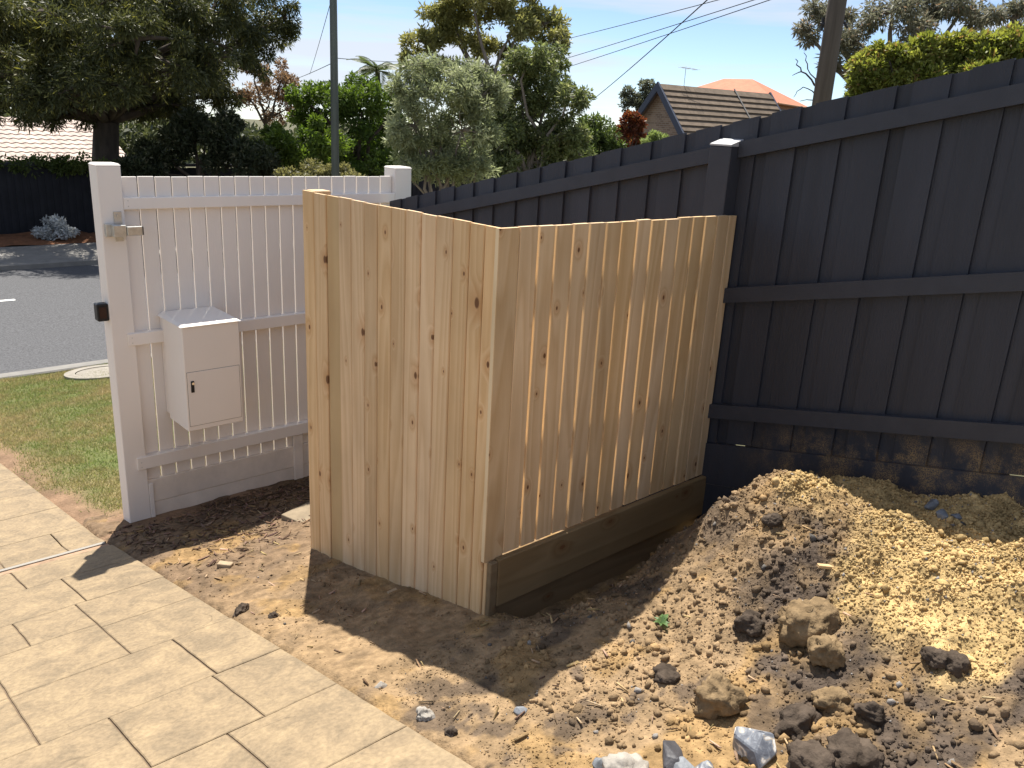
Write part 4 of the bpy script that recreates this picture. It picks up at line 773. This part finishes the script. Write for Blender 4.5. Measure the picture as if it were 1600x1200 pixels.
def house_brick():
    A, rt, fw = frame_at(1033, 131, 38); r = (rt * .76 + fw * .65).normalized(); g = (rt * .65 - fw * .76).normalized(); up = Vector((0, 0, 1))
    Lr, hw, h, wl = 6.5, 3.0, 3.15, 5.2
    e = empty('brick_house', A - up * (h + wl), 'brick gabled house with a dark brown tiled roof beyond the charcoal fence', 'house')
    e.rotation_euler = (0, 0, math.atan2(g.y, g.x)); e['_'] = 0; del e['_']
    bpy.context.view_layer.update()
    def Pt(s, t, z): return A + r * s + g * t + up * z          # s along ridge, t across, z from ridge
    def lb(name, m, pts8, par=e): o = MB().hexa([p[:] for p in pts8]).build(name, m, None); o.parent = par; o.matrix_parent_inverse = par.matrix_world.inverted(); return o
    # gable wall (pentagon prism) modelled in local axes so that the bricks run level
    def local(name, m, V, fs, par=e): o = MB().add(V, fs).build(name, m); o.parent = par; return o
    H = h + wl; hh = hw - .25; zk = h * (1 - hh / hw)
    V = [(-hh, .15, 0), (hh, .15, 0), (hh, .15, H - h * hh / hw - .12), (0, .15, H - .12), (-hh, .15, H - h * hh / hw - .12)]; V = V + [(a, Lr - .15, c) for a, b, c in V]
    # local x = g, local y = r or -r
    sgn = 1 if Vector((-g.y, g.x, 0)).dot(r) > 0 else -1
    V = [(a, sgn * b, c) for a, b, c in V]
    local('wall', M['brick'], V, [(0, 1, 2, 3, 4), (9, 8, 7, 6, 5), (0, 5, 6, 1), (1, 6, 7, 2), (2, 7, 8, 3), (3, 8, 9, 4), (4, 9, 5, 0)])
    wn = local('window', M['trim'], [(a, sgn * b, c) for a, b, c in [(-.75, .05, H - 3.6), (-.1, .05, H - 3.6), (-.1, .05, H - 2.05), (-.75, .05, H - 2.05), (-.75, .149, H - 3.6), (-.1, .149, H - 3.6), (-.1, .149, H - 2.05), (-.75, .149, H - 2.05)]], [(0, 1, 2, 3), (7, 6, 5, 4), (0, 4, 5, 1), (1, 5, 6, 2), (2, 6, 7, 3), (3, 7, 4, 0)])
    local('pane', mat('dark_glass', (.03, .035, .04), .1), [(a, sgn * b, c) for a, b, c in [(-.69, .045, H - 3.52), (-.16, .045, H - 3.52), (-.16, .045, H - 2.12), (-.69, .045, H - 2.12)]], [(0, 1, 2, 3)], wn).parent = wn
    bpy.data.objects[wn.name].children[0].matrix_parent_inverse = Matrix()
    roof = local('roof', M['darktile'], [(a, sgn * b, c) for a, b, c in [(-hw - .3, -.1, H - h - .45), (0, -.1, H - .14), (hw + .3, -.1, H - h - .45), (hw + .3, -.1, H - h - .33), (0, -.1, H - .02), (-hw - .3, -.1, H - h - .33)]] + [(a, sgn * b, c) for a, b, c in [(-hw - .3, Lr + .1, H - h - .45), (0, Lr + .1, H - .14), (hw + .3, Lr + .1, H - h - .45), (hw + .3, Lr + .1, H - h - .33), (0, Lr + .1, H - .02), (-hw - .3, Lr + .1, H - h - .33)]],
                 [(0, 1, 4, 5), (1, 2, 3, 4), (6, 11, 10, 7), (7, 10, 9, 8), (5, 4, 10, 11), (4, 3, 9, 10), (0, 6, 7, 1), (1, 7, 8, 2), (2, 8, 9, 3), (0, 5, 11, 6)])
    nc = 15; sl_ = math.hypot(hw + .3, h + .33); 
    for sd_ in (1, -1):
        for k in range(nc):
            t0 = k / nc; t1 = (k + 1) / nc + .012
            def q(t, lift): return (sd_ * (hw + .32) * t + sd_ * lift * .7, H - .01 - (h + .34) * t + lift * .7)
            for (b0, b1, mk) in ((-.12, 4.25, 'darktile'), (4.33, Lr + .12, 'darktile')):
                a0, c0 = q(t0, .02); a1, c1 = q(t1, .085); d0, e0 = q(t0, -.02); d1, e1_ = q(t1, -.0)
                V = [(d0, b0, e0), (d0, b1, e0), (d1, b1, e1_), (d1, b0, e1_), (a0, b0, c0), (a0, b1, c0), (a1, b1, c1), (a1, b0, c1)]
                o = MB().hexa([(a, sgn * b, c) for a, b, c in V]).build('tile_course', M[mk]); o.parent = roof
    a0, a1 = .02, hw + .34
    V = [(.05, 4.255, H + .03), (.05, 4.325, H + .03), (hw + .34, 4.325, H - h - .30), (hw + .34, 4.255, H - h - .30), (.05, 4.255, H + .08), (.05, 4.325, H + .08), (hw + .34, 4.325, H - h - .22), (hw + .34, 4.255, H - h - .22)]
    o = MB().hexa([(a, sgn * b, c) for a, b, c in V]).build('flashing', M['conc']); o.parent = roof
    for b0, b1 in ((-.22, -.125), (Lr + .125, Lr + .22)):
        for sd_ in (1, -1):
            V = [(0, b0, H - .30), (0, b1, H - .30), (sd_ * (hw + .36), b1, H - h - .68), (sd_ * (hw + .36), b0, H - h - .68), (0, b0, H + .08), (0, b1, H + .08), (sd_ * (hw + .36), b1, H - h - .30), (sd_ * (hw + .36), b0, H - h - .30)]
            o = MB().hexa([(a, sgn * b, c) for a, b, c in V]).build('bargeboard', M['trim']); o.parent = roof
    an = MB(); an.tube([(0, sgn * 1.3, H), (0, sgn * 1.3, H + .75)], .014, 6); an.tube([(-.1, sgn * 1.1, H + .75), (.1, sgn * 1.9, H + .70)], .012, 5)
    for t in (0, .3, .6, 1): an.tube([(-.28, sgn * (1.1 + .8 * t) + .02, H + .75 - .05 * t), (.28, sgn * (1.1 + .8 * t) - .02, H + .75 - .05 * t)], .008, 5)
    an.build('antenna', M['galv']).parent = e
house_brick()
def house_orange():
    C1, rt, fw = frame_at(1215, 161, 62); d1 = (-rt * .95 + fw * .31).normalized(); d2 = (rt * .31 + fw * .95).normalized(); up = Vector((0, 0, 1)); W, D = 9.0, 8.0; h = 1.75
    e = empty('orange_house', C1 + d1 * W / 2 + d2 * D / 2 - up * (C1.z + 1.9), 'apricot house with an orange terracotta hipped roof far behind', 'house')
    def put(o, par=e): o.parent = par; o.matrix_parent_inverse = Matrix.Translation(e.location).inverted(); return o
    P = lambda a, b, z: (C1 + d1 * a + d2 * b + up * z)[:]
    put(MB().hexa([P(.5, .5, -6), P(.5, D - .5, -6), P(W - .5, D - .5, -6), P(W - .5, .5, -6), P(.5, .5, .05), P(.5, D - .5, .05), P(W - .5, D - .5, .05), P(W - .5, .5, .05)]).build('wall', M['orangew']))
    rf = put(MB().add([P(0, 0, 0), P(0, D, 0), P(W, D, 0), P(W, 0, 0), P(D / 2 - .6, D / 2, h), P(W - D / 2 + .6, D / 2, h)], [(0, 1, 4), (1, 2, 5, 4), (2, 3, 5), (3, 0, 4, 5), (3, 2, 1, 0)]).build('roof', M['orange']))
    for a, b in ((P(0, 0, .02), P(D / 2 - .6, D / 2, h + .02)), (P(0, D, .02), P(D / 2 - .6, D / 2, h + .02)), (P(D / 2 - .6, D / 2, h + .02), P(W - D / 2 + .6, D / 2, h + .02))):
        put(MB().tube([a, b], .09, 7).build('ridge_cap', M['orange']), rf).matrix_parent_inverse = Matrix.Translation(e.location).inverted()
    for k in range(1, 9):
        t = k / 9; z = h * t + .012; i = t * D / 2; s_ = D / 2 - .6
        put(MB().tube([P(s_ * t, i, z), P(W - s_ * t, i, z)], .022, 5).build('tile_course', M['orange']), rf); put(MB().tube([P(s_ * t, i, z), P(s_ * t, D - i, z)], .022, 5).build('tile_course', M['orange']), rf)
    put(MB().tube([P(-.05, -.05, -.02), P(W, -.05, -.02)], .07, 6).build('gutter', M['orangew'])); put(MB().tube([P(-.05, -.05, -.02), P(-.05, D, -.02)], .07, 6).build('gutter', M['orangew']))
    w = put(MB().hexa([P(.48, 1.6, -1.4), P(.48, 3.2, -1.4), P(.42, 3.2, -1.4), P(.42, 1.6, -1.4), P(.48, 1.6, -.3), P(.48, 3.2, -.3), P(.42, 3.2, -.3), P(.42, 1.6, -.3)]).build('window', M['conc']))
    w = put(MB().hexa([P(1.2, .48, -1.4), P(2.6, .48, -1.4), P(2.6, .42, -1.4), P(1.2, .42, -1.4), P(1.2, .48, -.3), P(2.6, .48, -.3), P(2.6, .42, -.3), P(1.2, .42, -.3)]).build('window', M['conc']))
house_orange()

# ------------------------------------------------------------------ stones, lumps and scraps that can be picked out
def lump(name, u, v, wpx, m, label, cat, kind='clod', flat=.7, seed=0, sink=.46, ratio=1.0, group=None, rot=None):
    p = hit(u, v + wpx * .25); s = wpx * (np.linalg.norm(p - CAM)) / F / 2; wpx *= .76 if kind == 'clod' else 1.0; random.seed(seed + 17)
    bm = bmesh.new()
    if kind == 'clod':
        bmesh.ops.create_icosphere(bm, subdivisions=4, radius=1)
        for w in bm.verts:
            c = w.co.copy(); k = 1 + .42 * mnoise.noise(c * 1.2 + Vector((seed, 0, 0))) + .22 * mnoise.noise(c * 3.1 + Vector((0, seed, 0))) + .16 * mnoise.noise(c * 7 + Vector((0, 0, seed))) + .10 * mnoise.noise(c * 15 + Vector((seed, seed, 0)))
            w.co = c * k
    else:
        pts = [Vector((random.gauss(0, 1), random.gauss(0, 1), random.gauss(0, 1))).normalized() * random.uniform(.8, 1.1) for _ in range(13)]
        for q in pts: bm.verts.new(q)
        r_ = bmesh.ops.convex_hull(bm, input=bm.verts[:]); bmesh.ops.delete(bm, geom=[g for g in r_['geom_interior'] if isinstance(g, bmesh.types.BMVert)], context='VERTS')
        bmesh.ops.bevel(bm, geom=bm.edges[:], offset=.05, segments=1, affect='EDGES')
    a = random.uniform(0, 6.28) if rot is None else rot; tl = random.uniform(-.3, .3)
    mt = Matrix.Rotation(a, 4, 'Z') @ Matrix.Rotation(tl, 4, 'X') @ Matrix.Diagonal((s, s * ratio, s * flat, 1))
    bmesh.ops.transform(bm, matrix=mt, verts=bm.verts[:])
    me = bpy.data.meshes.new(name); bm.to_mesh(me); bm.free()
    o = link(name, me, m, smooth=(kind == 'clod')); o.location = (p[0], p[1], float(Hs(p[0], p[1])) + s * flat * (1 - 2 * sink)); return tag(o, label, cat, group)
lump('stone', 1180, 1152, 82, M['vein'], 'sharp faceted blue grey stone with white veins lying on the clods', 'stone', 'rock', .75, 3)
lump('stone', 1047, 1166, 72, M['rockdark'], 'dark slate coloured angular stone beside the blue grey stone', 'stone', 'rock', .6, 8, ratio=.62, rot=.9)
lump('stone', 1066, 1188, 36, M['rockgrey'], 'small flat grey stone touching the dark slate stone', 'stone', 'rock', .5, 12)
lump('stone', 1100, 1192, 52, M['vein'], 'flat grey stone between the slate stone and the veined stone', 'stone', 'rock', .5, 5, ratio=.7)
lump('stone', 975, 1196, 60, M['rockpale'], 'pale domed stone half buried near the dark slate stone', 'stone', 'clod', .6, 21)
lump('stone', 938, 1188, 28, M['rockgrey'], 'little blue grey stone beside the pale domed stone', 'stone', 'rock', .7, 6)
lump('earth_clod', 1255, 972, 76, M['clodtan'], 'largest rounded tan clod stuck in the near face of the heap', 'clod', 'clod', .85, 2, .2)
lump('earth_clod', 1288, 1020, 48, M['clodtan'], 'tan clod lying just below the largest clod', 'clod', 'clod', .9, 4, .2)
lump('earth_clod', 1172, 966, 42, M['cloddark'], 'grey brown clod a little way beside the largest clod', 'clod', 'clod', .8, 9)
lump('earth_clod', 1120, 1088, 62, M['clodtan'], 'pale crusted clod standing above the slate stone', 'clod', 'clod', .9, 11, .2)
lump('earth_clod', 1245, 1118, 74, M['cloddark'], 'wide dark clod beside the veined stone', 'clod', 'clod', .7, 14, ratio=.7)
lump('earth_clod', 1330, 1170, 84, M['cloddark'], 'largest dark crumbly clod low on the heap', 'clod', 'clod', .7, 15, ratio=.8)
lump('earth_clod', 1272, 1180, 70, M['cloddark'], 'dark clod tucked against the largest dark crumbly clod', 'clod', 'clod', .7, 18)
lump('earth_clod', 1360, 1108, 38, M['cloddark'], 'oval dark clod on the bare patch of the heap', 'clod', 'clod', .8, 19)
lump('earth_clod', 1300, 1085, 50, M['clodtan'], 'ochre clod between the oval dark clod and the wide dark clod', 'clod', 'clod', .7, 23)
lump('earth_clod', 1490, 1032, 36, M['cloddark'], 'charcoal coloured lump among the yellow clay', 'clod', 'clod', .9, 25)
lump('earth_clod', 1462, 1022, 34, M['cloddark'], 'crumbly dark lump next to the charcoal lump in yellow clay', 'clod', 'clod', .7, 27)
lump('earth_clod', 1205, 808, 30, M['cloddark'], 'dark lump near the crest of the heap', 'clod', 'clod', .8, 29)
lump('earth_clod', 1045, 1050, 40, M['cloddark'], 'dark broken clod left of the pale crusted clod'.replace('left of', 'beyond'), 'clod', 'clod', .6, 31)
lump('stone', 1455, 786, 24, M['rockgrey'], 'largest of three grey stones in the shade by the charcoal fence', 'stone', 'rock', .8, 33)
lump('stone', 1474, 799, 22, M['rockgrey'], 'middle one of three grey stones in the shade by the charcoal fence', 'stone', 'rock', .8, 35)
lump('stone', 1492, 806, 17, M['rockgrey'], 'smallest of three grey stones in the shade by the charcoal fence', 'stone', 'rock', .8, 37)
lump('stone', 664, 1114, 27, M['rockpale'], 'whitish grey stone on the soil beside the drive', 'stone', 'clod', .8, 41)
lump('stone', 594, 1068, 21, M['rockpale'], 'tan stone on the soil nearer the pine screen than the whitish stone', 'stone', 'rock', .8, 43)
lump('stone', 813, 1108, 25, M['rockgrey'], 'pale grey stone on bare ochre soil in front of the screen', 'stone', 'rock', .7, 45)
lump('earth_clod', 705, 1142, 18, M['cloddark'], 'small dark lump beside the whitish grey stone', 'clod', 'clod', .9, 47)
lump('earth_clod', 376, 948, 30, M['cloddark'], 'dark shredded clump at the edge of the drive', 'clod', 'clod', .6, 49, ratio=.5, rot=.6)
lump('earth_clod', 427, 960, 13, M['cloddark'], 'tiny dark lump beside the shredded clump', 'clod', 'clod', .9, 51)
def stick(name, u, v, ln, w, h, rot, m, label, cat, tilt=0.0):
    p = hit(u, v); bm = bmesh.new(); bmesh.ops.create_cube(bm, size=1); bmesh.ops.transform(bm, matrix=Matrix.Rotation(rot, 4, 'Z') @ Matrix.Rotation(tilt, 4, 'Y') @ Matrix.Diagonal((ln, w, h, 1)), verts=bm.verts[:]); bmesh.ops.bevel(bm, geom=bm.edges[:], offset=min(w, h) * .12, segments=1, affect='EDGES')
    for q in bm.verts: q.co += Vector((1, 1, 1)) * .12 * h * mnoise.noise(q.co * 60)
    me = bpy.data.meshes.new(name); bm.to_mesh(me); bm.free(); o = link(name, me, m); o.location = (p[0], p[1], p[2] + h * .3); return tag(o, label, cat)
stick('wood_offcut', 352, 885, .085, .042, .028, -.9, M['chip'], 'weathered wood block on the soil before the white fence', 'wood')
stick('wood_offcut', 1296, 887, .10, .022, .012, -.55, M['pine_x'], 'pale timber sliver on the upper face of the heap', 'wood', .15)
stick('wood_offcut', 613, 924, .055, .018, .008, .1, M['chip'], 'short pine chip in the shadow of the screen', 'wood')
stick('paver', 478, 806, .26, .20, .04, .25, mat('old_paver', (.23, .18, .12), .85, var=.2, vscale=12, bump=.3, bscale=40), 'half buried buff paver behind the end of the pine screen', 'paver')
# seedling
def seedling():
    p = hit(1033, 978); e = empty('seedling', p, 'little green weed seedling growing on the heap', 'plant')
    for i in range(8):
        a = i * .85 + random.uniform(-.3, .3); ln = random.uniform(.032, .055); d = Vector((math.cos(a), math.sin(a), 0)); s = Vector((-d.y, d.x, 0)); b = Vector(p) + Vector((0, 0, .006)); up = Vector((0, 0, 1))
        V = [b, b + d * ln * .45 + s * ln * .24 + up * ln * .5, b + d * ln * .5 + up * ln * .42, b + d * ln * .45 - s * ln * .24 + up * ln * .5, b + d * ln + up * ln * .45]
        o = MB().add(V, [(0, 1, 2), (0, 2, 3), (1, 4, 2), (2, 4, 3)]).build('leaf', None, e); me = o.data; q = me.color_attributes.new('Col', 'FLOAT_COLOR', 'POINT'); cc = np.ones((5, 4), np.float32); cc[:, :3] = (.13, .22, .08); q.data.foreach_set('color', cc.ravel()); me.materials.append(M['leaf'])
seedling()
